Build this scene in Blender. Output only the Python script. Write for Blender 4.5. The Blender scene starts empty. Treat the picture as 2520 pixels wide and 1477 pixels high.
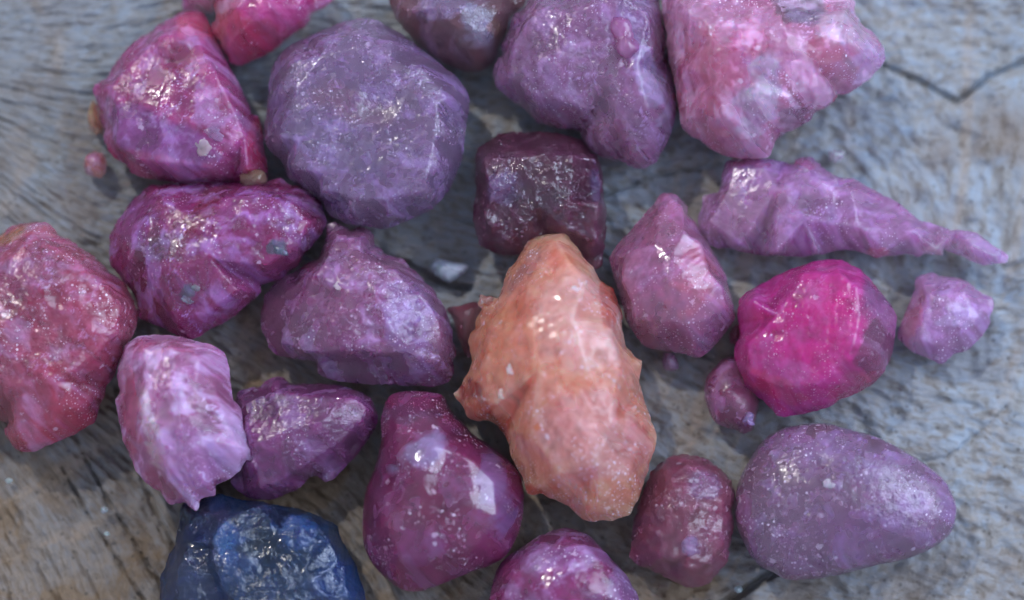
import bpy, math, random
import numpy as np
from mathutils import Vector
from mathutils.geometry import delaunay_2d_cdt

# ---------------------------------------------------------------- camera, world, light, exposure
S = 0.060 / 2520.0            # metres per modelling unit (the frame is about 60 mm wide)
TILT = math.radians(7.5)
LDIST = 9000.0                # camera to focus point, modelling units (0.21 m)
ZF = 185.0                    # height of the focus point above the wood
sc = bpy.context.scene
col = sc.collection
AX = np.array([0.0, math.sin(TILT), -math.cos(TILT)])
UPV = np.array([0.0, math.cos(TILT), math.sin(TILT)])
F0 = np.array([0.0, 0.0, ZF])
CAM = F0 - AX * LDIST

cd = bpy.data.cameras.new('macro_camera')
cam = bpy.data.objects.new('macro_camera', cd)
col.objects.link(cam)
cam.location = Vector(CAM * S)
cam.rotation_euler = (TILT, 0, 0)
cd.sensor_width = 36.0
cd.lens = 36.0 * LDIST / 2520.0
cd.clip_start = 0.01
cd.clip_end = 10.0
cd.dof.use_dof = True
cd.dof.focus_distance = LDIST * S
cd.dof.aperture_fstop = (cd.lens / 1000.0) / 0.0105
sc.camera = cam

w = bpy.data.worlds.new('World')
sc.world = w
w.use_nodes = True
bg = w.node_tree.nodes['Background']
bg.inputs[0].default_value = (0.64, 0.75, 1.0, 1)
bg.inputs[1].default_value = 0.53


def area(name, az, el, dist, sx, sy, power, colr):
    ld = bpy.data.lights.new(name, 'AREA')
    ld.shape = 'RECTANGLE'
    ld.size, ld.size_y = sx, sy
    ld.energy = power
    ld.color = colr
    o = bpy.data.objects.new(name, ld)
    col.objects.link(o)
    a, e = math.radians(az), math.radians(el)
    d = Vector((math.cos(a) * math.cos(e), math.sin(a) * math.cos(e), math.sin(e)))
    o.location = d * dist
    o.rotation_euler = (-d).to_track_quat('-Z', 'Y').to_euler()
    return o


# a broad cool window to the right, a small warm-white one high on the left
area('cool_window_light', 20, 40, 0.9, 0.90, 0.55, 8.6, (0.66, 0.78, 1.0))
area('warm_window_light', 125, 50, 0.9, 0.034, 0.03, 3.0, (1.0, 0.97, 0.92))

sc.view_settings.view_transform = 'Standard'
sc.view_settings.look = 'None'
sc.view_settings.gamma = 1.0
sc.view_settings.exposure = 0.3
sc.render.engine = 'CYCLES'
sc.cycles.max_bounces = 6
sc.cycles.volume_bounces = 2
sc.cycles.diffuse_bounces = 3
sc.cycles.glossy_bounces = 3
sc.cycles.transmission_bounces = 4
sc.cycles.use_adaptive_sampling = True
sc.cycles.adaptive_threshold = 0.06
sc.cycles.adaptive_min_samples = 20
sc.cycles.sample_clamp_indirect = 6.0

# ---------------------------------------------------------------- helpers
REG = {'F': (0, 0), 1: (0, 0), 2: (750, 0), 3: (1400, 0), 4: (2000, 0), 5: (0, 500), 6: (700, 586),
       7: (1300, 586), 8: (2000, 586), 9: (0, 1000), 10: (300, 1172), 11: (1000, 1172), 12: (2000, 1172)}


def D(reg, u, v):
    if reg == 'F':
        return (u, v)
    x0, y0 = REG[reg]
    return (x0 * 0.84 + u / 3.0, y0 * 0.84 + v / 3.0)


def W(p, z):
    """a point seen at p in the photograph, at height z above the wood -> place on the table"""
    q = F0 + np.array([p[0] - 1260.0, 0, 0]) + UPV * (738.5 - p[1])
    d = q - CAM
    t = (z - CAM[2]) / d[2]
    r = CAM + d * t
    return np.array([r[0], r[1]])


def pts(lst, z):
    """[reg, (u,v), (u,v), reg, ...] -> places"""
    out, reg = [], 'F'
    for e in lst:
        if not isinstance(e, tuple):
            reg = e
        else:
            out.append(W(D(reg, *e[:2]), z))
    return np.array(out)


def vnoise(x, y, seed):
    rs = np.random.RandomState(seed)
    T = rs.rand(256, 256) * 2 - 1
    xi = np.floor(x).astype(int)
    yi = np.floor(y).astype(int)
    fx = x - xi
    fy = y - yi
    fx = fx * fx * fx * (fx * (fx * 6 - 15) + 10)
    fy = fy * fy * fy * (fy * (fy * 6 - 15) + 10)
    a = T[xi & 255, yi & 255]
    b = T[(xi + 1) & 255, yi & 255]
    c = T[xi & 255, (yi + 1) & 255]
    d = T[(xi + 1) & 255, (yi + 1) & 255]
    return (a * (1 - fx) + b * fx) * (1 - fy) + (c * (1 - fx) + d * fx) * fy


def fbm(x, y, lam, seed, oct=4, gain=0.5):
    v = 0
    a = 1.0
    for k in range(oct):
        ca, sa = math.cos(k * 1.1), math.sin(k * 1.1)
        v = v + a * vnoise((x * ca - y * sa) / lam + 13.7 * k, (x * sa + y * ca) / lam + 7.1 * k, seed + k)
        lam *= 0.5
        a *= gain
    return v


def poly_dist(px, py, P, closed=True):
    """distance to polyline P for flat arrays, and inside flag"""
    n = len(P)
    best = np.full(px.shape, 1e18)
    ins = np.zeros(px.shape, bool)
    for i in range(n if closed else n - 1):
        ax, ay = P[i]
        bx, by = P[(i + 1) % n]
        dx, dy = bx - ax, by - ay
        L2 = dx * dx + dy * dy + 1e-12
        t = np.clip(((px - ax) * dx + (py - ay) * dy) / L2, 0, 1)
        ex = px - ax - t * dx
        ey = py - ay - t * dy
        np.minimum(best, ex * ex + ey * ey, out=best)
        if closed and abs(dy) > 1e-9:
            c = (ay > py) != (by > py)
            ins ^= c & (px < dx * (py - ay) / dy + ax)
    return np.sqrt(best), ins


def blur(A, sig):
    if sig < 0.3:
        return A
    r = int(sig * 3) + 1
    k = np.exp(-0.5 * (np.arange(-r, r + 1) / sig) ** 2)
    k /= k.sum()
    B = np.pad(A, r, mode='edge')
    B = sum(k[i] * B[i:i + A.shape[0], :] for i in range(2 * r + 1))
    B = sum(k[i] * B[:, i:i + A.shape[1]] for i in range(2 * r + 1))
    return B


def bilin(A, gx, gy):
    gx = np.clip(gx, 0, A.shape[0] - 1.001)
    gy = np.clip(gy, 0, A.shape[1] - 1.001)
    i = gx.astype(int)
    j = gy.astype(int)
    fx = gx - i
    fy = gy - j
    return (A[i, j] * (1 - fx) * (1 - fy) + A[i + 1, j] * fx * (1 - fy) + A[i, j + 1] * (1 - fx) * fy + A[i + 1, j + 1] * fx * fy)


def poisson_dome(mask):
    """smooth pillow over a mask: sqrt of the solution of lap(phi) = -1, scaled to 0..1"""
    levels = [mask]
    while min(levels[-1].shape) > 24 and len(levels) < 5:
        m = levels[-1]
        a, b = m.shape[0] // 2 * 2, m.shape[1] // 2 * 2
        levels.append(m[:a:2, :b:2])
    phi = np.zeros(levels[-1].shape)
    for li in range(len(levels) - 1, -1, -1):
        m = levels[li]
        if phi.shape != m.shape:
            gx, gy = np.meshgrid(np.arange(m.shape[0]) / 2.0, np.arange(m.shape[1]) / 2.0, indexing='ij')
            phi = bilin(phi, gx, gy) * 4.0
        phi = phi * m
        for _ in range(400 if li == len(levels) - 1 else 60):
            q = np.pad(phi, 1)
            phi = (0.25 * (q[2:, 1:-1] + q[:-2, 1:-1] + q[1:-1, 2:] + q[1:-1, :-2] + 1.0)) * m
    s = np.sqrt(np.maximum(phi, 0))
    return s / (s.max() + 1e-9)


def srgb(r, g, b):
    f = lambda c: c / 12.92 if c <= 0.04045 else ((c + 0.055) / 1.055) ** 2.4
    return np.array([f(r / 255.0), f(g / 255.0), f(b / 255.0)])


def make_mesh(name, co, faces, attrs, mat):
    me = bpy.data.meshes.new(name)
    nf = len(faces)
    me.vertices.add(len(co))
    me.vertices.foreach_set('co', np.asarray(co, np.float32).ravel())
    me.loops.add(nf * 4)
    me.loops.foreach_set('vertex_index', np.asarray(faces, np.int32).ravel())
    me.polygons.add(nf)
    me.polygons.foreach_set('loop_start', np.arange(0, nf * 4, 4, dtype=np.int32))
    me.polygons.foreach_set('loop_total', np.full(nf, 4, np.int32))
    me.update(calc_edges=True)
    me.validate()
    me.polygons.foreach_set('use_smooth', np.ones(len(me.polygons), bool))
    for k, (typ, data) in attrs.items():
        a = me.attributes.new(k, typ, 'POINT')
        if typ == 'FLOAT_COLOR':
            d = np.ones((len(co), 4), np.float32)
            d[:, :3] = data
            a.data.foreach_set('color', d.ravel())
        elif typ == 'FLOAT_VECTOR':
            a.data.foreach_set('vector', np.asarray(data, np.float32).ravel())
        else:
            a.data.foreach_set('value', np.asarray(data, np.float32).ravel())
    me.materials.append(mat)
    return me


def vnormals(co, f):
    a, b, c, d = (co[f[:, i]] for i in range(4))
    n = np.cross(c - a, d - b)
    N = np.zeros_like(co)
    for i in range(4):
        for k in range(3):
            N[:, k] += np.bincount(f[:, i], n[:, k], len(co))
    return N / (np.linalg.norm(N, axis=1, keepdims=True) + 1e-12)


# ---------------------------------------------------------------- materials
class NT:
    def __init__(self, name):
        self.mat = bpy.data.materials.new(name)
        self.mat.use_nodes = True
        self.t = self.mat.node_tree
        self.t.nodes.clear()

    def n(self, typ, **kw):
        nd = self.t.nodes.new(typ)
        for k, v in kw.items():
            if k.startswith('i_'):
                nd.inputs[k[2:].replace('_', ' ')].default_value = v
            else:
                setattr(nd, k, v)
        return nd

    def l(self, a, b):
        self.t.links.new(a, b)

    def math(self, op, a, b=None, clamp=False):
        nd = self.n('ShaderNodeMath', operation=op, use_clamp=clamp)
        for i, v in enumerate((a, b)):
            if v is None:
                continue
            if isinstance(v, (int, float)):
                nd.inputs[i].default_value = v
            else:
                self.l(v, nd.inputs[i])
        return nd.outputs[0]

    def ramp(self, v, lo, hi, a=0.0, b=1.0):
        nd = self.n('ShaderNodeMapRange', interpolation_type='SMOOTHSTEP')
        self.l(v, nd.inputs[0])
        for i, x in enumerate((lo, hi, a, b)):
            nd.inputs[i + 1].default_value = x
        return nd.outputs[0]

    def mix(self, f, a, b, blend='MIX'):
        nd = self.n('ShaderNodeMix', data_type='RGBA', blend_type=blend)
        for i, v in ((0, f), (6, a), (7, b)):
            if isinstance(v, (int, float)):
                nd.inputs[i].default_value = v
            elif isinstance(v, (tuple, list, np.ndarray)):
                nd.inputs[i].default_value = (*[float(x) for x in v[:3]], 1)
            else:
                self.l(v, nd.inputs[i])
        return nd.outputs[2]

    def noise(self, vec, scale, detail=3, rough=0.55, dist=0.0):
        nd = self.n('ShaderNodeTexNoise', i_Scale=scale, i_Detail=detail, i_Roughness=rough, i_Distortion=dist)
        self.l(vec, nd.inputs['Vector'])
        return nd.outputs['Fac']

    def voro(self, vec, scale, feature='F1', rnd=1.0):
        nd = self.n('ShaderNodeTexVoronoi', feature=feature, i_Scale=scale, i_Randomness=rnd)
        self.l(vec, nd.inputs['Vector'])
        return nd


MATP = {}


def gem_material(name, seed, sss=1.0, sscale=150.0, rough=0.36, bump=1.0, speck=0.5, veil=0.35, veilcol=(200, 185, 225),
                 pit=0.6, trans=0.0, coat=0.85, mottle=0.5, ior=1.5, streak=None, glass=0.68, mfp=75.0, vexp=0.17):
    m = NT(name)
    MATP[m.mat.name] = dict(vexp=vexp, mottle=mottle, veil=veil, veilcol=veilcol, rough=rough)
    tc = m.n('ShaderNodeTexCoord')
    vm = m.n('ShaderNodeVectorMath', operation='MULTIPLY_ADD')
    k = 1.0 / (100 * S)
    m.l(tc.outputs['Object'], vm.inputs[0])
    vm.inputs[1].default_value = (k, k, k)
    vm.inputs[2].default_value = (seed * 3.1 % 17, seed * 5.7 % 23, seed * 1.3 % 11)
    P = vm.outputs[0]
    base = m.n('ShaderNodeAttribute', attribute_name='col').outputs['Color']
    wet = m.n('ShaderNodeAttribute', attribute_name='wet').outputs['Fac']
    sx = m.n('ShaderNodeSeparateXYZ')
    m.l(m.n('ShaderNodeAttribute', attribute_name='body').outputs['Vector'], sx.inputs[0])
    film, clus, rgh = sx.outputs

    # grains of three sizes, each its own brightness
    def grains(scale, r0, r1, cut, wscale=0, wamt=0):
        v = m.voro(P, scale)
        sp = m.n('ShaderNodeSeparateColor')
        m.l(v.outputs['Color'], sp.inputs[0])
        dd = v.outputs['Distance']
        if wamt:
            dd = m.math('ADD', dd, m.math('MULTIPLY', m.math('SUBTRACT', m.noise(P, wscale, 2, 0.6), 0.5), wamt))
        return m.math('MULTIPLY', m.ramp(dd, r0, r1), m.ramp(sp.outputs[0], cut, 1.0))
    g1 = grains(2.6, 0.22, 0.10, 0.60, 9.0, 0.6)
    g2 = m.math('MULTIPLY', grains(7.5, 0.30, 0.13, 0.40), clus)
    g3 = m.math('MULTIPLY', grains(16.0, 0.36, 0.16, 0.30), clus)
    spk = m.math('MAXIMUM', m.math('MULTIPLY', g1, speck * 0.75), m.math('MULTIPLY', g2, speck * 1.3), True)
    spk = m.math('MAXIMUM', spk, m.math('MULTIPLY', g3, speck * 1.2), True)
    base = m.mix(spk, base, srgb(226, 216, 238))
    # fine relief of the broken surface, stronger where it is pitted and wet-looking
    b2 = m.noise(P, 9.0, 1.5, 0.5, 1.2)
    v3 = m.voro(P, 5.0)
    s3 = m.n('ShaderNodeSeparateColor')
    m.l(v3.outputs['Color'], s3.inputs[0])
    pits = m.math('MULTIPLY', m.ramp(v3.outputs['Distance'], 0.42, 0.10), m.ramp(s3.outputs[2], 0.45, 0.75))
    hs = m.math('ADD', m.math('MULTIPLY', b2, 3.6 * bump), m.math('MULTIPLY', pits, -3.6 * pit))
    hsum = m.math('MULTIPLY', hs, m.ramp(wet, 0.0, 1.0, 0.45, 1.5))
    if streak is not None:
        mp = m.n('ShaderNodeMapping')
        mp.inputs['Rotation'].default_value = (0, 0, math.radians(streak))
        mp.inputs['Scale'].default_value = (1.0, 7.0, 3.0)
        m.l(P, mp.inputs['Vector'])
        hsum = m.math('ADD', hsum, m.math('MULTIPLY', m.noise(mp.outputs[0], 1.4, 4, 0.6), 6.0))
    bp = m.n('ShaderNodeBump')
    bp.inputs['Strength'].default_value = 1.0
    bp.inputs['Distance'].default_value = S
    m.l(hsum, bp.inputs['Height'])
    pb = m.n('ShaderNodeBsdfPrincipled')
    m.l(base, pb.inputs['Base Color'])
    fl = m.math('MAXIMUM', spk, film, True)
    clear = m.math('SUBTRACT', 1.0, fl, True)
    m.l(m.math('MULTIPLY', m.math('SUBTRACT', 1.0, m.math('MULTIPLY', fl, 0.75)), sss), pb.inputs['Subsurface Weight'])
    m.l(m.math('MULTIPLY', clear, trans), pb.inputs['Transmission Weight'])
    pb.inputs['Subsurface Radius'].default_value = (1.0, 0.45, 0.66)
    pb.inputs['Subsurface Scale'].default_value = sscale * S
    m.l(rgh, pb.inputs['Roughness'])
    pb.inputs['IOR'].default_value = ior
    m.l(m.math('MULTIPLY', m.ramp(wet, 0.0, 0.9, 0.05, 1.0), coat, True), pb.inputs['Coat Weight'])
    pb.inputs['Coat Roughness'].default_value = 0.03
    pb.inputs['Coat IOR'].default_value = 1.65
    m.l(bp.outputs[0], pb.inputs['Coat Normal'])
    geo = m.n('ShaderNodeNewGeometry')
    mixn = m.n('ShaderNodeMix', data_type='VECTOR')
    mixn.inputs[0].default_value = 0.38
    m.l(geo.outputs['Normal'], mixn.inputs[4])
    m.l(bp.outputs[0], mixn.inputs[5])
    nrm = m.n('ShaderNodeVectorMath', operation='NORMALIZE')
    m.l(mixn.outputs[1], nrm.inputs[0])
    m.l(nrm.outputs[0], pb.inputs['Normal'])
    # the clear part of the crystal: light goes in, is scattered and tinted on its way through
    gl = m.n('ShaderNodeBsdfGlass')
    gl.inputs['IOR'].default_value = 1.42
    m.l(m.math('MULTIPLY', rgh, 0.7), gl.inputs['Roughness'])
    m.l(nrm.outputs[0], gl.inputs['Normal'])
    ms = m.n('ShaderNodeMixShader')
    m.l(m.math('MULTIPLY', clear, glass), ms.inputs[0])
    m.l(pb.outputs[0], ms.inputs[1])
    m.l(gl.outputs[0], ms.inputs[2])
    out = m.n('ShaderNodeOutputMaterial')
    m.l(ms.outputs[0], out.inputs[0])
    va = m.n('ShaderNodeVolumeAbsorption')
    vs = m.n('ShaderNodeVolumeScatter')
    va.name, vs.name = 'body_absorption', 'body_scatter'
    for v in (va, vs):
        v.inputs['Density'].default_value = 1.0 / (mfp * S)
    ad = m.n('ShaderNodeAddShader')
    m.l(va.outputs[0], ad.inputs[0])
    m.l(vs.outputs[0], ad.inputs[1])
    m.l(ad.outputs[0], out.inputs[1])
    return m.mat


def sstep(v, a, b):
    t = np.clip((v - a) / (b - a), 0, 1)
    return t * t * (3 - 2 * t)


def body(co, C, wt, mat, seed):
    """cloudy zones, milky film and feathers of the crystal, and where it is polished or dull"""
    p = MATP[mat.name]
    x, y = co[:, 0] + 0.6 * co[:, 2], co[:, 1] - 0.5 * co[:, 2]
    wx = x + 14 * fbm(x, y, 40, seed + 201, 3)
    wy = y + 14 * fbm(x, y, 40, seed + 202, 3)
    n1 = fbm(wx, wy, 85, seed + 203, 4)
    f = sstep(n1, 0.05, 0.65) * p['mottle']
    C = C * (1 - f[:, None]) + C * np.array([0.58, 0.42, 0.50]) * f[:, None]
    n2 = fbm(wx, wy, 42, seed + 204, 5, 0.6)
    film = sstep(n2, -0.35, 1.1) * min(1.0, 0.95 * p['veil'])
    n3 = 1 - np.abs(fbm(wx, wy, 30, seed + 205, 4, 0.55))
    feather = sstep(n3, 0.90, 0.99) * sstep(fbm(x, y, 70, seed + 206, 3), 0.1, 0.6) * min(0.8, 1.5 * p['veil'])
    film = np.maximum(film, feather)
    C = C * (1 - film[:, None]) + srgb(*p['veilcol']) * np.array([0.88, 0.82, 1.0]) * film[:, None]
    C = C * (1 + 0.20 * fbm(x, y, 22, seed + 210, 3, 0.65))[:, None]
    C = np.clip(C, 0.003, 0.92)
    clus = sstep(fbm(x, y, 60, seed + 207, 3), -0.2, 0.45)
    rg = p['rough'] * (1.0 + 0.6 * fbm(x, y, 50, seed + 208, 3))
    wt = np.clip((wt + 0.02) * (0.6 + 0.75 * sstep(fbm(x, y, 75, seed + 209, 3), -0.4, 0.4)), 0, 1)
    return C, wt, np.stack([film * 0.9, clus, np.clip(rg, 0.06, 0.8)], 1)


def wood_material():
    m = NT('weathered_wood')
    pol = m.n('ShaderNodeAttribute', attribute_name='polar').outputs['Vector']
    tone = m.n('ShaderNodeAttribute', attribute_name='tone').outputs['Fac']
    tc = m.n('ShaderNodeTexCoord')
    vm = m.n('ShaderNodeVectorMath', operation='SCALE')
    vm.inputs['Scale'].default_value = 1.0 / (100 * S)
    m.l(tc.outputs['Object'], vm.inputs[0])
    P = vm.outputs[0]
    def stretched(sx, sy, scale, det, dist=0.0):
        mp = m.n('ShaderNodeMapping')
        mp.inputs['Scale'].default_value = (sx, sy, 1)
        m.l(pol, mp.inputs['Vector'])
        return m.noise(mp.outputs[0], scale, det, 0.6, dist)
    rays = stretched(1.0, 4.2, 1.0, 6, 0.2)
    fine = stretched(2.4, 9.5, 1.0, 5, 0.4)
    rings = stretched(0.9, 0.15, 1.0, 4, 0.3)
    blot = m.noise(P, 0.55, 5, 0.6, 0.4)
    mott = stretched(2.6, 6.0, 1.0, 6, 0.5)
    spk = m.noise(P, 9.0, 4, 0.65)
    grey = srgb(150, 152, 154)
    blue = srgb(152, 168, 186)
    brown = srgb(122, 102, 80)
    dark = srgb(54, 48, 42)
    tan = srgb(172, 150, 128)
    c = m.mix(m.ramp(m.math('ADD', m.math('MULTIPLY', mott, 0.6), m.math('MULTIPLY', blot, 0.4)), 0.42, 0.58), grey, blue)
    bf = m.math('ADD', m.math('MULTIPLY', m.ramp(blot, 0.42, 0.66), 0.45), m.math('MULTIPLY', tone, 0.75), True)
    c = m.mix(bf, c, brown)
    c = m.mix(m.math('MULTIPLY', m.ramp(rings, 0.52, 0.66), 0.35), c, tan)
    c = m.mix(m.math('MULTIPLY', m.ramp(spk, 0.58, 0.70), 0.22), c, tan)
    c = m.mix(m.math('MULTIPLY', m.ramp(rays, 0.52, 0.68), 0.22), c, dark)
    c = m.mix(m.math('MULTIPLY', m.ramp(fine, 0.54, 0.70), 0.30), c, dark)
    c = m.mix(m.math('MULTIPLY', m.ramp(mott, 0.46, 0.36), 0.28), c, dark)
    v = m.voro(P, 3.2)
    pore = m.ramp(v.outputs['Distance'], 0.20, 0.10)
    c = m.mix(m.math('MULTIPLY', pore, 0.5), c, dark)
    c = m.mix(1.0, c, (0.83, 0.82, 0.81), 'MULTIPLY')
    h = m.math('ADD', m.math('MULTIPLY', fine, -5.0), m.math('MULTIPLY', mott, 3.5))
    h = m.math('ADD', h, m.math('MULTIPLY', spk, 3.0))
    bp = m.n('ShaderNodeBump')
    bp.inputs['Strength'].default_value = 0.9
    bp.inputs['Distance'].default_value = S
    m.l(h, bp.inputs['Height'])
    pb = m.n('ShaderNodeBsdfPrincipled')
    m.l(c, pb.inputs['Base Color'])
    pb.inputs['Roughness'].default_value = 0.62
    m.l(bp.outputs[0], pb.inputs['Normal'])
    out = m.n('ShaderNodeOutputMaterial')
    m.l(pb.outputs[0], out.inputs[0])
    return m.mat


# ---------------------------------------------------------------- the weathered wood under the stones
def build_wood():
    def axis(lo, hi, step, far):
        a = np.arange(lo, hi + 0.1, step)
        e = [0]
        s = step
        while e[-1] < far:
            s *= 1.25
            e.append(e[-1] + s)
        e = np.array(e[1:])
        return np.concatenate([lo - e[::-1], a, hi + e])
    xs = axis(-1330, 1330, 4.0, 1500)
    ys = axis(-800, 840, 4.0, 1500)
    X, Y = np.meshgrid(xs, ys, indexing='ij')
    x, y = X.ravel(), Y.ravel()
    c = W((-460, 126), 0)
    dx, dy = x - c[0], y - c[1]
    r = np.hypot(dx, dy)
    th = np.arctan2(dy, dx)
    wob = fbm(x, y, 600, 5, 2) * 0.045 + fbm(x, y, 140, 9, 2) * 0.004
    pt = (th + wob) * 1700.0
    # rays: thin grooves running out from the heart of the trunk
    g = fbm(r * 0.28, pt, 24, 21, 3)
    groove = np.clip(g - 0.12, 0, 1)
    strong = np.clip(fbm(r * 0.06, pt, 44, 31, 2) - 0.42, 0, 1) * np.clip(0.25 - x / 900 - y / 700, 0.05, 1)
    z = -10 * groove - 11 * strong + 5 * fbm(x, y, 50, 41, 4) + 9 * fbm(x, y, 300, 43, 2)
    z += 4.0 * fbm(r * 0.35, pt, 13, 47, 2)
    # open cracks
    cracks = [
        (9, 26, [4, (1490, 462), (1620, 530), (1750, 590), (1880, 660), (1960, 705), (2020, 735), (2090, 700), (2170, 630), (2270, 550), (2400, 490), (2540, 440), (2750, 400)]),
        (7, 16, [3, (500, 1560), (700, 1490), (960, 1420), (1130, 1350), (1300, 1290), (1450, 1260), (1700, 1230), (1900, 1190)]),
        (8, 30, [6, (900, 330), (1100, 420), (1250, 460), (1400, 545), (1550, 620), (1700, 640)]),
        (13, 40, [12, (230, 1540), (330, 1477), (480, 1390), (600, 1310), (720, 1250)]),
        (5, 9, [12, (1700, 460), (1800, 450), (1950, 420), (2060, 350), (2150, 270), (2260, 180), (2400, 40)]),
        (5, 20, ['F', (283, 950), (320, 1100), (372, 1240), (420, 1330), (470, 1420), (500, 1500)]),
        (4, 24, ['F', (200, 1110), (262, 1230), (330, 1340), (390, 1430), (430, 1500)]),
        (4, 22, ['F', (150, 1150), (210, 1260), (280, 1370), (350, 1477)]),
    ]
    # the surface sinks towards an open crack and stands a little proud beyond it
    for wd, dep, ln in cracks:
        P = pts(ln, 0)
        d, _ = poly_dist(x, y, P, False)
        d = d + 3.0 * fbm(x, y, 30, 61, 3)
        z -= dep * np.clip(1 - (d / wd), 0, 1) ** 0.6 * (d < wd) + 0.18 * dep * np.exp(-(d / (wd * 3)) ** 2)
    z = z - max(0.0, np.percentile(z, 99.5))
    n1, n2 = len(xs), len(ys)
    idx = np.arange(n1 * n2).reshape(n1, n2)
    f = np.stack([idx[:-1, :-1], idx[1:, :-1], idx[1:, 1:], idx[:-1, 1:]], -1).reshape(-1, 4)
    # browner wood towards the heart and the near edge, greyer on the weathered far side
    t = np.clip(0.32 - 0.00040 * x - 0.0010 * y - 0.12, 0.0, 0.9) + 0.25 * fbm(x, y, 220, 71, 3)
    co = np.stack([x, y, z], 1) * S
    me = make_mesh('wood_surface', co, f, {'polar': ('FLOAT_VECTOR', np.stack([r, pt, 0 * r], 1) / 100.0), 'tone': ('FLOAT', np.clip(t, 0, 1))}, wood_material())
    o = bpy.data.objects.new('wood_surface', me)
    o['kind'] = 'structure'
    o['label'] = 'weathered grey-brown wood end grain with rays and open cracks'
    col.objects.link(o)


build_wood()

# ---------------------------------------------------------------- stones
STEP = 3.0


def worley2(px, py, cell, seed, lo, hi):
    rs = np.random.RandomState(seed)
    n = max(3, int((hi[0] - lo[0]) * (hi[1] - lo[1]) / cell ** 2))
    C = np.stack([rs.uniform(lo[0], hi[0], n), rs.uniform(lo[1], hi[1], n)], 1)
    off = rs.uniform(0, 0.5, n) * cell ** 2
    b = np.full(px.shape, 1e18)
    for (cx, cy), o in zip(C, off):
        np.minimum(b, (px - cx) ** 2 + (py - cy) ** 2 + o, out=b)
    return b / cell ** 2


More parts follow.
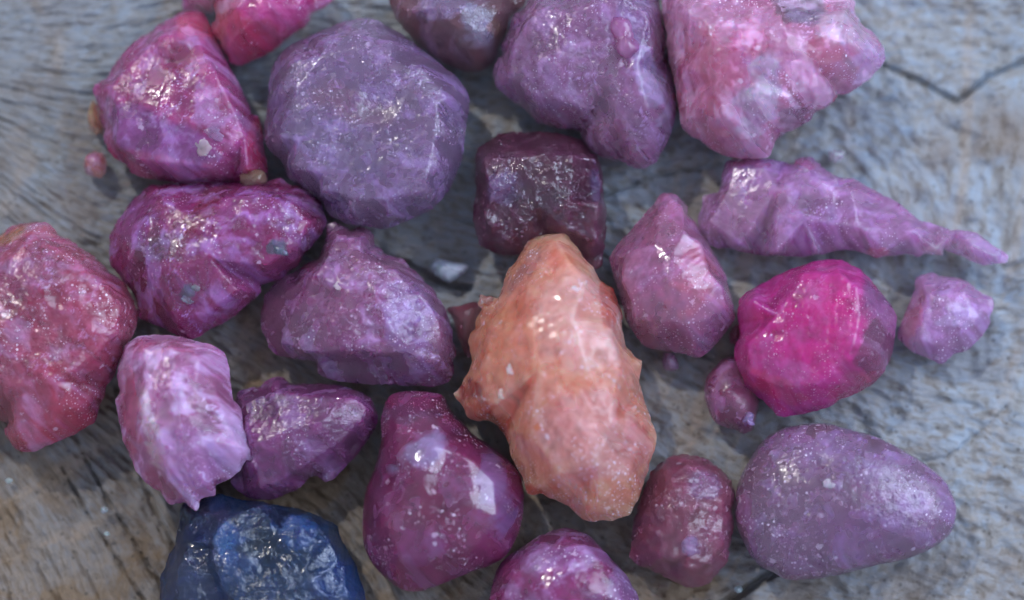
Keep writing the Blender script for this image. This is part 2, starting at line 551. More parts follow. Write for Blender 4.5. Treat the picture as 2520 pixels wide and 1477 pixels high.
def stone(name, label, cat, outline, color, zmid, h, seed, controls=(), ridges=(), round_=0.5, smooth=4.0, jag=2.0, curved=False,
          lump=0.0, chip=0.0, chipcell=60, grain=1.0, bumps=(), blobs=(), mat=None, z0=0.0, rim=0.0, step=STEP, parent=None, group=None, base_r=0.5, wet=0.4, wets=(), gain=1.4, tint=(1.02, 0.96, 1.03)):
    lump, chip, smooth, jag = lump * 0.28, chip * 0.5, smooth * 0.4, jag * 0.6
    if controls:
        round_ *= 0.55
    P = pts(outline, zmid)
    # dense outline
    Q = []
    n = len(P)
    for i in range(n):
        p0, p1, p2, p3 = P[i - 1], P[i], P[(i + 1) % n], P[(i + 2) % n]
        k = max(2, int(np.linalg.norm(p2 - p1) / 6))
        for t in np.arange(k) / k:
            lin = p1 * (1 - t) + p2 * t
            cr = 0.5 * ((2 * p1) + (-p0 + p2) * t + (2 * p0 - 5 * p1 + 4 * p2 - p3) * t * t + (-p0 + 3 * p1 - 3 * p2 + p3) * t ** 3)
            Q.append(cr if curved else 0.5 * lin + 0.5 * cr)
    Q = np.array(Q)
    if jag > 0:
        Q = Q + jag * np.stack([fbm(Q[:, 0], Q[:, 1], 26, seed + 3, 3), fbm(Q[:, 0], Q[:, 1], 26, seed + 13, 3)], 1)
    ctr = (Q.max(0) + Q.min(0)) / 2
    pad = 14.0
    lo, hi = Q.min(0) - pad, Q.max(0) + pad
    rs_ = 2.0 if max(hi - lo) < 420 else 3.0
    if max(hi - lo) < 90:
        rs_ = 1.0
    gx = np.arange(lo[0], hi[0] + rs_, rs_)
    gy = np.arange(lo[1], hi[1] + rs_, rs_)
    GX, GY = np.meshgrid(gx, gy, indexing='ij')
    fx, fy = GX.ravel(), GY.ravel()
    d, ins = poly_dist(fx, fy, Q)
    d = np.where(ins, d, -d).reshape(GX.shape)
    ins = ins.reshape(GX.shape)
    dome = poisson_dome(ins)
    top = h - zmid
    H = zmid + top * dome
    if controls:
        cp, cz, reg = [], [], 'F'
        for e in controls:
            if not isinstance(e, tuple):
                reg = e
                continue
            zz = zmid + e[2] * top
            cp.append(W(D(reg, e[0], e[1]), zz))
            cz.append(zz)
        stepo = max(1, len(Q) // 60)
        ob = Q[::stepo]
        allp = [Vector(p) for p in ob] + [Vector(p) for p in cp]
        no = len(ob)
        edges = [(i, (i + 1) % no) for i in range(no)] + [(no + a, no + b) for a, b in ridges]
        vs, _, fs, ov, _, _ = delaunay_2d_cdt(allp, edges, [], 0, 0.01)
        zin = np.concatenate([np.full(no, zmid), cz])
        vz = []
        for i, v in enumerate(vs):
            if ov[i]:
                vz.append(zin[ov[i][0]])
            else:
                dd = [(v - q).length for q in allp]
                vz.append(zin[int(np.argmin(dd))])
        Hf = np.full(GX.shape, zmid)
        for f in fs:
            for k in range(1, len(f) - 1):
                a, b, c = vs[f[0]], vs[f[k]], vs[f[k + 1]]
                za, zb, zc = vz[f[0]], vz[f[k]], vz[f[k + 1]]
                den = (b.y - c.y) * (a.x - c.x) + (c.x - b.x) * (a.y - c.y)
                if abs(den) < 1e-9:
                    continue
                x0 = int((min(a.x, b.x, c.x) - lo[0]) / rs_)
                x1 = int((max(a.x, b.x, c.x) - lo[0]) / rs_) + 2
                y0 = int((min(a.y, b.y, c.y) - lo[1]) / rs_)
                y1 = int((max(a.y, b.y, c.y) - lo[1]) / rs_) + 2
                sx, sy = GX[x0:x1, y0:y1], GY[x0:x1, y0:y1]
                l1 = ((b.y - c.y) * (sx - c.x) + (c.x - b.x) * (sy - c.y)) / den
                l2 = ((c.y - a.y) * (sx - c.x) + (a.x - c.x) * (sy - c.y)) / den
                l3 = 1 - l1 - l2
                ok = (l1 >= -1e-6) & (l2 >= -1e-6) & (l3 >= -1e-6)
                sub = Hf[x0:x1, y0:y1]
                sub[ok] = (l1 * za + l2 * zb + l3 * zc)[ok]
        H = round_ * H + (1 - round_) * Hf
    H = zmid + (blur(H, smooth / rs_) - zmid) * np.clip(d / 6.0, 0, 1)
    fade = np.clip(d / 40.0, 0, 1)
    if rim > 0:
        t = np.clip(d / rim, 0, 1)
        H = H + 0.55 * rim * np.sqrt(1 - (1 - t) ** 2)
    if lump:
        H = H + lump * fade * fbm(GX, GY, 120, seed + 21, 3)
    if chip:
        wx = GX + 9 * fbm(GX, GY, 45, seed + 71, 2)
        wy = GY + 9 * fbm(GX, GY, 45, seed + 72, 2)
        H = H + chip * fade * (np.clip(worley2(wx, wy, chipcell, seed + 31, lo, hi), 0, 2) - 0.4)
        H = H + 0.22 * chip * np.clip(d / 15, 0, 1) * (np.clip(worley2(wx, wy, chipcell * 0.42, seed + 33, lo, hi), 0, 2) - 0.4)
    reg = 'F'
    for e in bumps:
        if not isinstance(e, tuple):
            reg = e
            continue
        u, v, r, bh = e
        c = W(D(reg, u, v), zmid + 0.7 * top)
        rr = np.hypot(GX - c[0] + 0.12 * r * fbm(GX, GY, r, seed + 5, 2), GY - c[1]) / r
        if bh > 0:
            H = H + bh * np.sqrt(np.clip(1 - rr ** 2, 0, 1))
        else:
            H = H + bh * np.clip(1 - rr ** 2, 0, 1) ** 1.5
    H = np.maximum(H, zmid * 0.6)
    # under side
    inr = d.max()
    t = np.clip(d / (base_r * inr), 0, 1)
    B = zmid - (zmid - z0) * np.sqrt(np.clip(1 - (1 - t) ** 2, 0, 1))
    # mesh on a regular grid snapped to the outline
    mx = np.arange(lo[0], hi[0], step)
    my = np.arange(lo[1], hi[1], step)
    MX, MY = np.meshgrid(mx, my, indexing='ij')
    cc = bilin(d, (MX[:-1, :-1] + step / 2 - lo[0]) / rs_, (MY[:-1, :-1] + step / 2 - lo[1]) / rs_)
    act = cc > 0
    cnt = np.zeros(MX.shape, int)
    cnt[:-1, :-1] += act
    cnt[1:, :-1] += act
    cnt[:-1, 1:] += act
    cnt[1:, 1:] += act
    used = cnt > 0
    inner = cnt == 4
    bnd = used & ~inner
    vx, vy = MX.copy(), MY.copy()
    gdx, gdy = np.gradient(d, rs_)
    for _ in range(3):
        qx, qy = (vx - lo[0]) / rs_, (vy - lo[1]) / rs_
        dv = bilin(d, qx, qy)
        ax, ay = bilin(gdx, qx, qy), bilin(gdy, qx, qy)
        ln = np.hypot(ax, ay) + 1e-6
        vx = np.where(bnd, vx - np.clip(dv, -3 * step, 3 * step) * ax / ln, vx)
        vy = np.where(bnd, vy - np.clip(dv, -3 * step, 3 * step) * ay / ln, vy)
    qx, qy = (vx - lo[0]) / rs_, (vy - lo[1]) / rs_
    zt = np.where(bnd, zmid, bilin(H, qx, qy))
    zb = bilin(B, qx, qy)
    it = np.full(MX.shape, -1)
    it[used] = np.arange(used.sum())
    ib = it.copy()
    ib[inner] = used.sum() + np.arange(inner.sum())
    co = np.concatenate([np.stack([vx[used], vy[used], zt[used]], 1), np.stack([vx[inner], vy[inner], zb[inner]], 1)])
    q = lambda I: np.stack([I[:-1, :-1][act], I[1:, :-1][act], I[1:, 1:][act], I[:-1, 1:][act]], 1)
    faces = np.concatenate([q(it), q(ib)[:, ::-1]])
    # fracture grain along the normal
    N = vnormals(co, faces)
    gn = 1.1 * fbm(co[:, 0], co[:, 1] + co[:, 2], 30, seed + 41, 2) + 0.8 * fbm(co[:, 0] + co[:, 2], co[:, 1], 11, seed + 43, 2)
    co = co + N * (grain * gn)[:, None]
    co[:, 2] = np.maximum(co[:, 2], z0)
    # colour zones: mineral tones, on some stones also painted highlights and glow
    C = np.tile(srgb(*color), (len(co), 1))
    reg = 'F'
    for e in blobs:
        if not isinstance(e, tuple):
            reg = e
            continue
        u, v, rx, ry, rgb, st = e[:6]
        ang = math.radians(e[6]) if len(e) > 6 else 0.0
        c = W(D(reg, u, v), zmid + 0.6 * top)
        ex, ey = co[:, 0] - c[0], co[:, 1] - c[1]
        ca, sa = math.cos(ang), math.sin(ang)
        a, b = (ex * ca + ey * sa) / rx, (-ex * sa + ey * ca) / ry
        rr = np.hypot(a, b) + 0.38 * fbm(co[:, 0], co[:, 1] + co[:, 2], 0.8 * min(rx, ry) + 12, seed + 51, 4)
        f = np.clip((1.15 - rr) / 0.45, 0, 1)
        f = (f * f * (3 - 2 * f) * st)[:, None]
        C = C * (1 - f) + srgb(*rgb) * f
    C = np.minimum(gain * C * np.array(tint), 0.92)
    wt = np.full(len(co), float(wet))
    reg = 'F'
    for e in wets:
        if not isinstance(e, tuple):
            reg = e
            continue
        u, v, rx, ry, st = e[:5]
        ang = math.radians(e[5]) if len(e) > 5 else 0.0
        c = W(D(reg, u, v), zmid + 0.6 * top)
        ex, ey = co[:, 0] - c[0], co[:, 1] - c[1]
        ca, sa = math.cos(ang), math.sin(ang)
        rr = np.hypot((ex * ca + ey * sa) / rx, (-ex * sa + ey * ca) / ry) + 0.3 * fbm(co[:, 0], co[:, 1], 40, seed + 91, 3)
        f = np.clip((1.2 - rr) / 0.5, 0, 1)
        wt = wt * (1 - f) + st * f
    for vn in (mat.node_tree.nodes['body_absorption'], mat.node_tree.nodes['body_scatter']):
        vcol = np.clip(C.mean(0), 0.01, 0.95) ** MATP[mat.name]['vexp']
        vn.inputs['Color'].default_value = (*[float(q_) for q_ in vcol], 1)
    C, wt, bd = body(co, C, wt, mat, seed)
    co[:, :2] -= ctr
    me = make_mesh(name, co * S, faces, {'col': ('FLOAT_COLOR', C), 'wet': ('FLOAT', wt), 'body': ('FLOAT_VECTOR', bd)}, mat)
    o = bpy.data.objects.new(name, me)
    o.location = (ctr[0] * S, ctr[1] * S, 0)
    col.objects.link(o)
    if parent is not None:
        o.parent = parent
        o.location = (ctr[0] * S - parent.location.x, ctr[1] * S - parent.location.y, 0)
    else:
        o['label'] = label
        o['category'] = cat
        if group:
            o['group'] = group
    TOPS[o.name] = (lo, rs_, H)
    if label:
        o['label'] = label
    return o


TOPS = {}


def top_at(o, p):
    lo, rs_, H = TOPS[o.name]
    return float(bilin(H, np.array([(p[0] - lo[0]) / rs_]), np.array([(p[1] - lo[1]) / rs_]))[0])


def inclusion(par, name, reg, u, v, r, hgt, color, seed, label=None, ry=None, rot=0, mat=None, sink=0.35):
    """a lump of other mineral seated in the surface of a stone"""
    z = 150.0
    for _ in range(4):
        p = W(D(reg, u, v), z)
        z = top_at(par, p)
    ry = ry or r
    nu, nv = 20, 12
    rs = np.random.RandomState(seed)
    co = []
    for j in range(nv + 1):
        ph = math.pi * j / nv
        for i in range(nu):
            a = 2 * math.pi * i / nu
            co.append((math.sin(ph) * math.cos(a), math.sin(ph) * math.sin(a), math.cos(ph)))
    co = np.array(co)
    k = 1 + 0.38 * fbm(co[:, 0] * 1.0 + co[:, 2] * 0.7, co[:, 1] * 1.0, 0.9, seed, 3)
    k = k * (1 - 0.12 * np.clip(fbm(co[:, 0], co[:, 1] + co[:, 2], 0.5, seed + 5, 2), 0, 1))
    co = co * k[:, None]
    co = co * np.array([r, ry, hgt * (0.5 if hgt < 13 else 1.0)])
    ca, sa = math.cos(math.radians(rot)), math.sin(math.radians(rot))
    co = np.stack([co[:, 0] * ca - co[:, 1] * sa, co[:, 0] * sa + co[:, 1] * ca, co[:, 2]], 1)
    f = []
    for j in range(nv):
        for i in range(nu):
            a, b = j * nu + i, j * nu + (i + 1) % nu
            f.append((a, a + nu, b + nu, b))
    C = np.tile(srgb(*color), (len(co), 1))
    C, wt, bd = body(co, C, np.full(len(co), 0.5), mat, seed)
    me = make_mesh(name, co * S, np.array(f), {'col': ('FLOAT_COLOR', C), 'wet': ('FLOAT', wt), 'body': ('FLOAT_VECTOR', bd)}, mat)
    o = bpy.data.objects.new(name, me)
    col.objects.link(o)
    o.parent = par
    o.location = (p[0] * S - par.location.x, p[1] * S - par.location.y, (z + hgt * (0.35 - sink) - hgt * 0.3) * S)
    if label:
        o['label'] = label
    return o


# ---- the stones, traced one by one -------------------------------------------------
G = gem_material
WHITE = G('white_mineral', 3, sss=0.5, sscale=10, rough=0.4, bump=0.6, speck=0.2, veil=0.2, coat=0.1, mottle=0.2)
HONEY = G('honey_crystal', 5, sss=0.6, sscale=25, rough=0.1, bump=0.3, speck=0.1, veil=0.0, coat=1.0, mottle=0.4, glass=.9)

rose = stone('rough_ruby', 'rose-purple flat-faced rough stone with a pale grain, beside the orange chips', 'gemstone',
    [1, (1350, 90), (1420, 78), (1490, 85), (1530, 140), (1560, 210), (1600, 300), (1650, 390), (1690, 480), (1740, 570), (1790, 660), (1830, 760), (1860, 850), (1900, 850), (1915, 900), (1945, 960), (1945, 1080), (1965, 1180), (1978, 1290), (1960, 1340), (1850, 1350), (1700, 1345), (1500, 1350), (1280, 1345), (1130, 1320), (1010, 1300), (960, 1270), (920, 1210), (850, 1170), (790, 1100), (760, 1020), (770, 950), (745, 900), (735, 800), (700, 720), (685, 680), (695, 630), (740, 600), (790, 580), (820, 520), (860, 440), (920, 380), (1000, 310), (1080, 250), (1180, 180), (1280, 120)],
    (160, 58, 118), 105, 225, 11,
    controls=[1, (1400, 180, .55), (1200, 270, .75), (1480, 330, .8), (960, 480, .7), (820, 640, .75), (880, 850, .85), (860, 1050, .8), (1000, 1170, .85), (1250, 1200, .95), (1550, 1240, .95), (1820, 1220, .9), (1800, 1000, .9), (1700, 750, .9), (1580, 520, .95), (1300, 700, 1.0), (1250, 950, 1.0)],
    round_=.3, smooth=7, jag=3, lump=9, chip=14, chipcell=85, bumps=[1, (1290, 320, 45, 10), (1310, 430, 40, -12)],
    blobs=[1, (1150, 1000, 150, 60, (112, 70, 140), .55, -20), (900, 1230, 120, 30, (200, 50, 110), .6, -30), (1900, 1100, 30, 110, (205, 60, 105), .7), (1500, 150, 60, 60, (205, 75, 105), .7), (1300, 430, 50, 40, (150, 30, 80), .6)],  # bright pink edge zones paint in light glowing through the thin rim
    mat=G('rose_corundum', 11, glass=.58, vexp=.22, speck=.55, veil=.42, rough=.3, bump=.9))
inclusion(rose, 'pale_grain', 1, 1495, 1085, 24, 12, (196, 178, 178), 7, 'pale beige grain', ry=20, rot=20, mat=WHITE)
inclusion(rose, 'pale_grain', 1, 1580, 990, 22, 9, (160, 130, 175), 8, None, ry=14, rot=-20, mat=WHITE)

crimson = stone('rough_ruby', 'deep crimson rough stone with ragged flange, cut off by the top edge', 'gemstone',
    [1, (1590, -60), (1575, 60), (1600, 110), (1590, 150), (1560, 165), (1565, 250), (1610, 285), (1640, 350), (1680, 430), (1700, 475), (1780, 470), (1860, 440), (1950, 400), (2050, 330), (2150, 250), (2250, 180), (2290, 150), (2300, 80), (2380, 40), (2460, -10), (2480, -120), (2300, -300), (1900, -330), (1650, -220)],
    (170, 32, 82), 110, 235, 23,
    controls=[1, (1680, 330, .45), (1850, 320, .5), (2080, 180, .6), (2200, 60, .55), (1800, 210, .85), (2000, 60, 1.0), (1750, 60, .95), (1680, 130, .7), (1900, -150, .9)],
    round_=.3, smooth=6, jag=4, lump=8, chip=14, chipcell=70,
    blobs=[1, (1620, 160, 18, 90, (205, 120, 120), .6), (2360, 60, 50, 45, (190, 130, 175), .8), (1720, 20, 60, 20, (220, 170, 190), .7, 10), (2000, 220, 110, 40, (150, 20, 70), .5, 30), (2100, 40, 90, 50, (180, 40, 125), .7)],
    mat=G('crimson_corundum', 23, glass=.6, vexp=.3, speck=.65, veil=.2, rough=.2, bump=.9))

knob = stone('ruby_fragment', 'small pink fragment at the top edge behind the rose-purple stone', 'gemstone',
    [1, (1345, 70), (1340, 30), (1350, -20), (1370, -80), (1480, -120), (1580, -70), (1585, 40), (1560, 85), (1480, 75), (1400, 72)],
    (170, 75, 125), 80, 150, 29, round_=1, smooth=5, lump=5, chip=6, mat=G('pink_fragment', 29, speck=.3))

hexa = stone('sapphire_crystal', 'large rounded hexagonal mauve crystal with frosted flat top', 'gemstone',
    ['F', (860, 50), (890, 45), (923, 48), (950, 63), (977, 77), (997, 90), (1023, 110), (1050, 130), (1067, 143), (1097, 167), (1123, 190), (1143, 217), (1155, 243), (1153, 277), (1147, 317), (1143, 360), (1137, 393), (1123, 430), (1110, 460), (1097, 480), (1065, 512), (1031, 529), (988, 549), (948, 562), (908, 559), (875, 555), (855, 552), (828, 539), (805, 522), (790, 492), (740, 457), (710, 437), (693, 400), (670, 377), (653, 353), (650, 320), (655, 280), (660, 233), (662, 200), (667, 173), (683, 140), (707, 117), (737, 100), (773, 83), (813, 67), (843, 53)],
    (126, 92, 136), 120, 262, 31, curved=True,
    controls=['F', (880, 82, .84), (965, 108, .84), (1040, 168, .86), (1100, 240, .86), (1100, 330, .86), (1085, 410, .84), (1050, 470, .84), (960, 522, .84), (870, 520, .84), (790, 470, .84), (722, 410, .84), (688, 335, .84), (694, 215, .84), (722, 150, .84), (800, 102, .84),
              (880, 115, 1.0), (960, 150, .98), (1030, 205, .98), (1074, 260, 1.0), (1068, 340, 1.0), (1050, 430, 1.0), (950, 490, 1.0), (870, 488, 1.0), (790, 430, 1.0), (730, 350, 1.0), (730, 220, 1.0), (790, 140, 1.0), (900, 300, .97), (960, 260, .96), (880, 390, .98)],
    ridges=[(k, k + 1) for k in range(15, 26)] + [(26, 15)],
    round_=.1, smooth=7, jag=1.2, lump=3, chip=1, chipcell=110, grain=.8, bumps=['F', (930, 255, 60, -12), (1000, 140, 40, -7)],
    blobs=['F', (880, 270, 110, 40, (132, 86, 112), .6, -20), (820, 360, 160, 60, (116, 92, 140), .5, -30), (1000, 150, 60, 60, (110, 72, 118), .6, -40)],
    wet=.45, wets=['F', (940, 255, 70, 60, 1.0), (1105, 360, 40, 130, 1.0), (1030, 160, 90, 40, 1.0, -40), (720, 270, 45, 80, .8), (880, 530, 120, 25, .9)],
    mat=G('mauve_corundum', 31, speck=.6, veil=.5, veilcol=(162, 142, 182), rough=.26, bump=1.0, pit=.9, sss=.8))

boulder = stone('rough_ruby', 'magenta-plum rough boulder with grey flecks and a honey drop on its upper rim', 'gemstone',
    [5, (1200, 100), (1350, 90), (1500, 92), (1650, 85), (1780, 80), (1880, 70), (1980, 82), (2070, 55), (2130, 100), (2220, 120), (2300, 170), (2360, 220), (2390, 300), (2410, 380), (2380, 450), (2330, 530), (2250, 620), (2200, 700), (2130, 740), (2080, 800), (1990, 820), (1930, 850), (1920, 910), (1850, 970), (1750, 1060), (1650, 1120), (1520, 1190), (1490, 1220), (1420, 1250), (1350, 1240), (1270, 1200), (1200, 1160), (1100, 1120), (1025, 1075), (1010, 1000), (980, 900), (930, 830), (880, 770), (820, 700), (808, 620), (810, 560), (805, 480), (840, 420), (880, 350), (930, 270), (990, 200), (1060, 140), (1130, 105)],
    (150, 46, 108), 105, 250, 41,
    controls=[5, (1200, 230, .7), (1000, 420, .65), (960, 650, .55), (1060, 640, .72), (1250, 480, .9), (1450, 330, .95), (1700, 200, .8), (1900, 180, .85), (2150, 230, .8), (2280, 380, .75), (2200, 560, .75), (1950, 700, .85), (1750, 880, .8), (1500, 1080, .6), (1350, 1130, .4), (1250, 1000, .55), (1130, 850, .6), (1300, 750, .95), (1550, 650, 1.0), (1800, 450, 1.0)],
    ridges=[(3, 4), (4, 5), (15, 16), (16, 17)],
    round_=.25, smooth=6, jag=3, lump=12, chip=18, chipcell=75,
    blobs=[5, (1180, 600, 70, 40, (92, 40, 48), .75, 40), (1500, 300, 110, 30, (140, 55, 60), .6, 50), (1080, 950, 90, 40, (120, 20, 52), .8, -50), (2040, 590, 24, 18, (70, 95, 110), .8), (1400, 900, 26, 18, (85, 100, 118), .8), (950, 380, 60, 90, (150, 60, 145), .5, -40), (1900, 300, 120, 70, (165, 70, 150), .5, 30)],
    wet=.3, wets=[5, (1150, 650, 90, 70, 1.0, 40), (1300, 750, 90, 60, .8)],
    gain=1.05, tint=(1.0, 1.0, 1.0), mat=G('magenta_corundum', 41, glass=.55, vexp=.25, speck=.6, veil=.5, rough=.26, bump=1.2, veilcol=(190, 160, 220)))
inclusion(boulder, 'honey_drop', 5, 1885, 78, 30, 30, (214, 158, 84), 17, 'glassy honey-yellow drop', ry=26, mat=HONEY, sink=-.9)
inclusion(boulder, 'grey_fleck', 5, 1440, 860, 13, 8, (120, 140, 150), 18, 'grey-green fleck', ry=10, mat=WHITE)
inclusion(boulder, 'grey_fleck', 5, 1385, 945, 16, 8, (110, 128, 145), 19, 'grey-green fleck', ry=11, mat=WHITE)
inclusion(boulder, 'grey_fleck', 5, 2070, 590, 18, 9, (95, 118, 135), 20, 'grey-green fleck', ry=11, rot=-30, mat=WHITE)

coral = stone('rough_ruby', 'coral-rose pitted lump with amber rim, cut off by the left edge', 'gemstone',
    [5, (-60, 510), (0, 480), (60, 430), (140, 395), (260, 380), (340, 385), (400, 430), (430, 470), (520, 520), (620, 580), (700, 640), (735, 680), (800, 740), (870, 790), (930, 840), (960, 920), (1000, 960), (1015, 1050), (1010, 1120), (995, 1200), (950, 1260), (910, 1290), (910, 1380), (905, 1420), 9, (905, 120), (870, 190), (840, 270), (790, 320), (770, 400), (730, 480), (710, 570), (690, 610), (620, 650), (530, 700), (440, 740), (340, 770), (270, 810), (190, 820), (110, 800), (50, 720), (30, 650), (60, 605), (0, 580), (-150, 560), (-400, 400), (-500, 0), (-450, -400), (-250, -680)],
    (164, 66, 96), 115, 262, 53,
    controls=[5, (250, 480, .65), (100, 620, .85), (520, 620, .75), (750, 850, .85), (880, 1000, .8), (850, 1200, .85), (600, 1000, .98), (350, 900, 1.0), (700, 1350, .9), 9, (600, 450, .6), (300, 650, .4), (120, 700, .25), (400, 300, .85), (100, 350, .85), (-200, 100, 1.0)],
    round_=.45, smooth=7, jag=3.5, lump=12, chip=17, chipcell=70, bumps=[5, (880, 1050, 34, -12), (440, 960, 30, -10), 9, (290, 190, 26, 8), (110, 650, 30, 10)],
    blobs=[5, (60, 480, 60, 30, (180, 125, 70), .8, 30), (330, 420, 45, 20, (185, 100, 100), .5), (250, 800, 100, 70, (125, 65, 105), .5), 9, (350, 650, 90, 45, (180, 30, 72), .8, 15), (450, 330, 90, 90, (176, 48, 82), .6)],
    wet=.5, wets=[5, (880, 1050, 45, 40, 1.0), 9, (120, 680, 60, 50, 1.0)],
    mat=G('coral_corundum', 53, glass=.6, vexp=.25, speck=.75, veil=.35, rough=.2, bump=1.25, pit=.8, coat=1.0))

palechunk = stone('rough_ruby', 'pale pink blocky chunk with a jagged pointed tip over the blue stone', 'gemstone',
    ['F', (307, 850), (340, 828), (417, 823), (477, 837), (520, 847), (550, 870), (563, 903), (567, 940), (572, 983), (590, 1000), (597, 1037), (610, 1087), (627, 1113), (632, 1127), (627, 1137), (607, 1133), (590, 1157), (563, 1180), (530, 1193), (530, 1217), (513, 1223), (493, 1227), (488, 1250), (480, 1258), (467, 1247), (450, 1237), (433, 1240), (417, 1245), (407, 1233), (390, 1210), (367, 1193), (347, 1177), (333, 1157), (327, 1133), (307, 1093), (297, 1057), (287, 1007), (285, 983), (293, 967), (287, 923), (298, 883)],
    (186, 112, 156), 165, 300, 61,
    controls=['F', (330, 870, .5), (355, 860, .78), (420, 855, .9), (490, 880, .8), (530, 950, .62), (560, 1040, .55), (590, 1100, .5), (330, 960, .55), (355, 1010, .98), (340, 1080, .45), (380, 1060, 1.0), (370, 1150, .4), (420, 1150, .85), (410, 1205, .25), (470, 1215, .35), (515, 1180, .55), (500, 1080, .95), (450, 1000, 1.0), (420, 930, 1.0), (480, 960, .92)],
    ridges=[(1, 8), (8, 10), (10, 12), (12, 14)],
    round_=.12, smooth=5, jag=3, lump=7, chip=11, chipcell=60,
    blobs=['F', (310, 1000, 30, 140, (190, 70, 110), .8, 5), (375, 1060, 22, 90, (222, 196, 190), .75, 12), (385, 1185, 60, 30, (176, 66, 108), .8, -45), (420, 850, 90, 22, (196, 78, 122), .7), (470, 1110, 70, 90, (186, 130, 190), .5), (540, 960, 30, 50, (180, 70, 120), .5)],
    wet=.15,
    gain=1.35, tint=(1.0, .9, 1.1), mat=G('pale_pink_corundum', 61, speck=.55, veil=.6, rough=.34, bump=.9, veilcol=(222, 210, 236)))

ridged = stone('rough_sapphire', 'purple broken stone with pitted silvery right face and a ledge below', 'gemstone',
    [6, (700, 160), (800, 200), (830, 230), (880, 195), (960, 220), (995, 270), (1000, 330), (1060, 360), (1080, 400), (1150, 420), (1220, 440), (1260, 490), (1330, 550), (1370, 610), (1420, 640), (1470, 720), (1520, 790), (1550, 870), (1575, 950), (1570, 1010), (1600, 1090), (1605, 1150), (1580, 1180), (1580, 1280), (1550, 1340), (1480, 1375), (1350, 1370), (1200, 1370), (1080, 1360), (950, 1360), (820, 1350), (700, 1330), (590, 1290), (570, 1200), (450, 1180), (290, 1155), (220, 1080), (170, 950), (160, 850), (190, 700), (330, 560), (400, 545), (480, 480), (500, 470), (590, 430), (620, 340), (650, 250), (640, 180)],
    (140, 66, 118), 100, 250, 71,
    controls=[6, (720, 260, .55), (900, 300, .6), (620, 500, .8), (900, 420, .85), (1150, 520, .75), (1350, 700, .7), (1480, 900, .62), (1500, 1080, .55), (1050, 700, 1.0), (800, 650, 1.0), (560, 560, .85), (480, 700, .6), (380, 850, .45), (330, 1050, .4), (500, 1120, .65), (700, 900, .98), (950, 1110, .85), (1020, 1130, .82), (620, 1125, .72), (640, 1180, .12), (850, 1180, .2), (1020, 1180, .3), (1250, 1130, .75), (1300, 1280, .35), (950, 1300, .1), (1480, 1200, .55), (1530, 1290, .15)],
    ridges=[(18, 16), (16, 17), (19, 20), (20, 21), (14, 18)],
    round_=.1, smooth=4.5, jag=3.5, lump=8, chip=14, chipcell=50,
    bumps=[6, (1430, 1190, 18, 9), (1290, 660, 16, -7), (1270, 950, 18, -7), (1330, 780, 16, -6), (880, 270, 30, 10), (610, 520, 26, 9)],
    blobs=[6, (260, 800, 60, 110, (98, 26, 66), .8), (430, 1000, 60, 80, (112, 44, 88), .7), (850, 1240, 110, 30, (96, 38, 78), .8), (1300, 950, 70, 110, (150, 116, 176), .6), (800, 750, 70, 80, (150, 80, 125), .5), (500, 400, 40, 40, (140, 24, 70), .7)],
    wet=.35, wets=[6, (1320, 850, 100, 150, 1.0), (1350, 1220, 110, 40, 1.0), (430, 1000, 70, 70, .8)],
    mat=G('purple_corundum', 71, speck=.6, veil=.4, rough=.25, bump=1.2, pit=1.0))
inclusion(ridged, 'white_grain', 6, 735, 632, 12, 7, (226, 214, 214), 27, None, ry=10, mat=WHITE)

lens = stone('rough_sapphire', 'dusky purple smooth-ridged stone between the pale pink chunk and the plum pear', 'gemstone',
    ['F', (578, 985), (590, 962), (640, 950), (652, 938), (672, 929), (695, 930), (712, 942), (760, 944), (800, 945), (850, 950), (890, 965), (915, 985), (925, 1005), (931, 1022), (926, 1052), (905, 1084), (879, 1118), (842, 1158), (818, 1181), (798, 1184), (782, 1172), (765, 1175), (748, 1191), (732, 1205), (702, 1215), (675, 1228), (655, 1231), (619, 1228), (598, 1218), (582, 1204), (566, 1188), (575, 1165), (585, 1130), (570, 1060)],
    (126, 58, 112), 85, 205, 83,
    controls=['F', (600, 990, .55), (680, 965, .75), (680, 940, .2), (780, 975, .8), (870, 980, .75), (905, 1005, .6), (890, 1035, .62), (840, 1085, .62), (770, 1135, .6), (700, 1180, .55), (640, 1200, .5), (915, 1040, .05), (860, 1100, .05), (800, 1160, .05), (620, 1100, .9), (700, 1060, 1.0), (790, 1040, .98), (720, 1120, .85)],
    ridges=[(5, 6), (6, 7), (7, 8), (8, 9)],
    round_=.2, smooth=5, jag=1.5, lump=6, chip=4, chipcell=60, bumps=['F', (612, 1152, 22, 14), (672, 940, 16, 14)],
    blobs=['F', (880, 1110, 40, 90, (108, 40, 92), .6, 40), (640, 1000, 60, 30, (90, 40, 85), .6)],
    wet=.7,
    gain=1.15, mat=G('dusky_purple_corundum', 83, glass=.52, vexp=.3, speck=.5, veil=.25, rough=.2, bump=.8, streak=-27, coat=1.0))

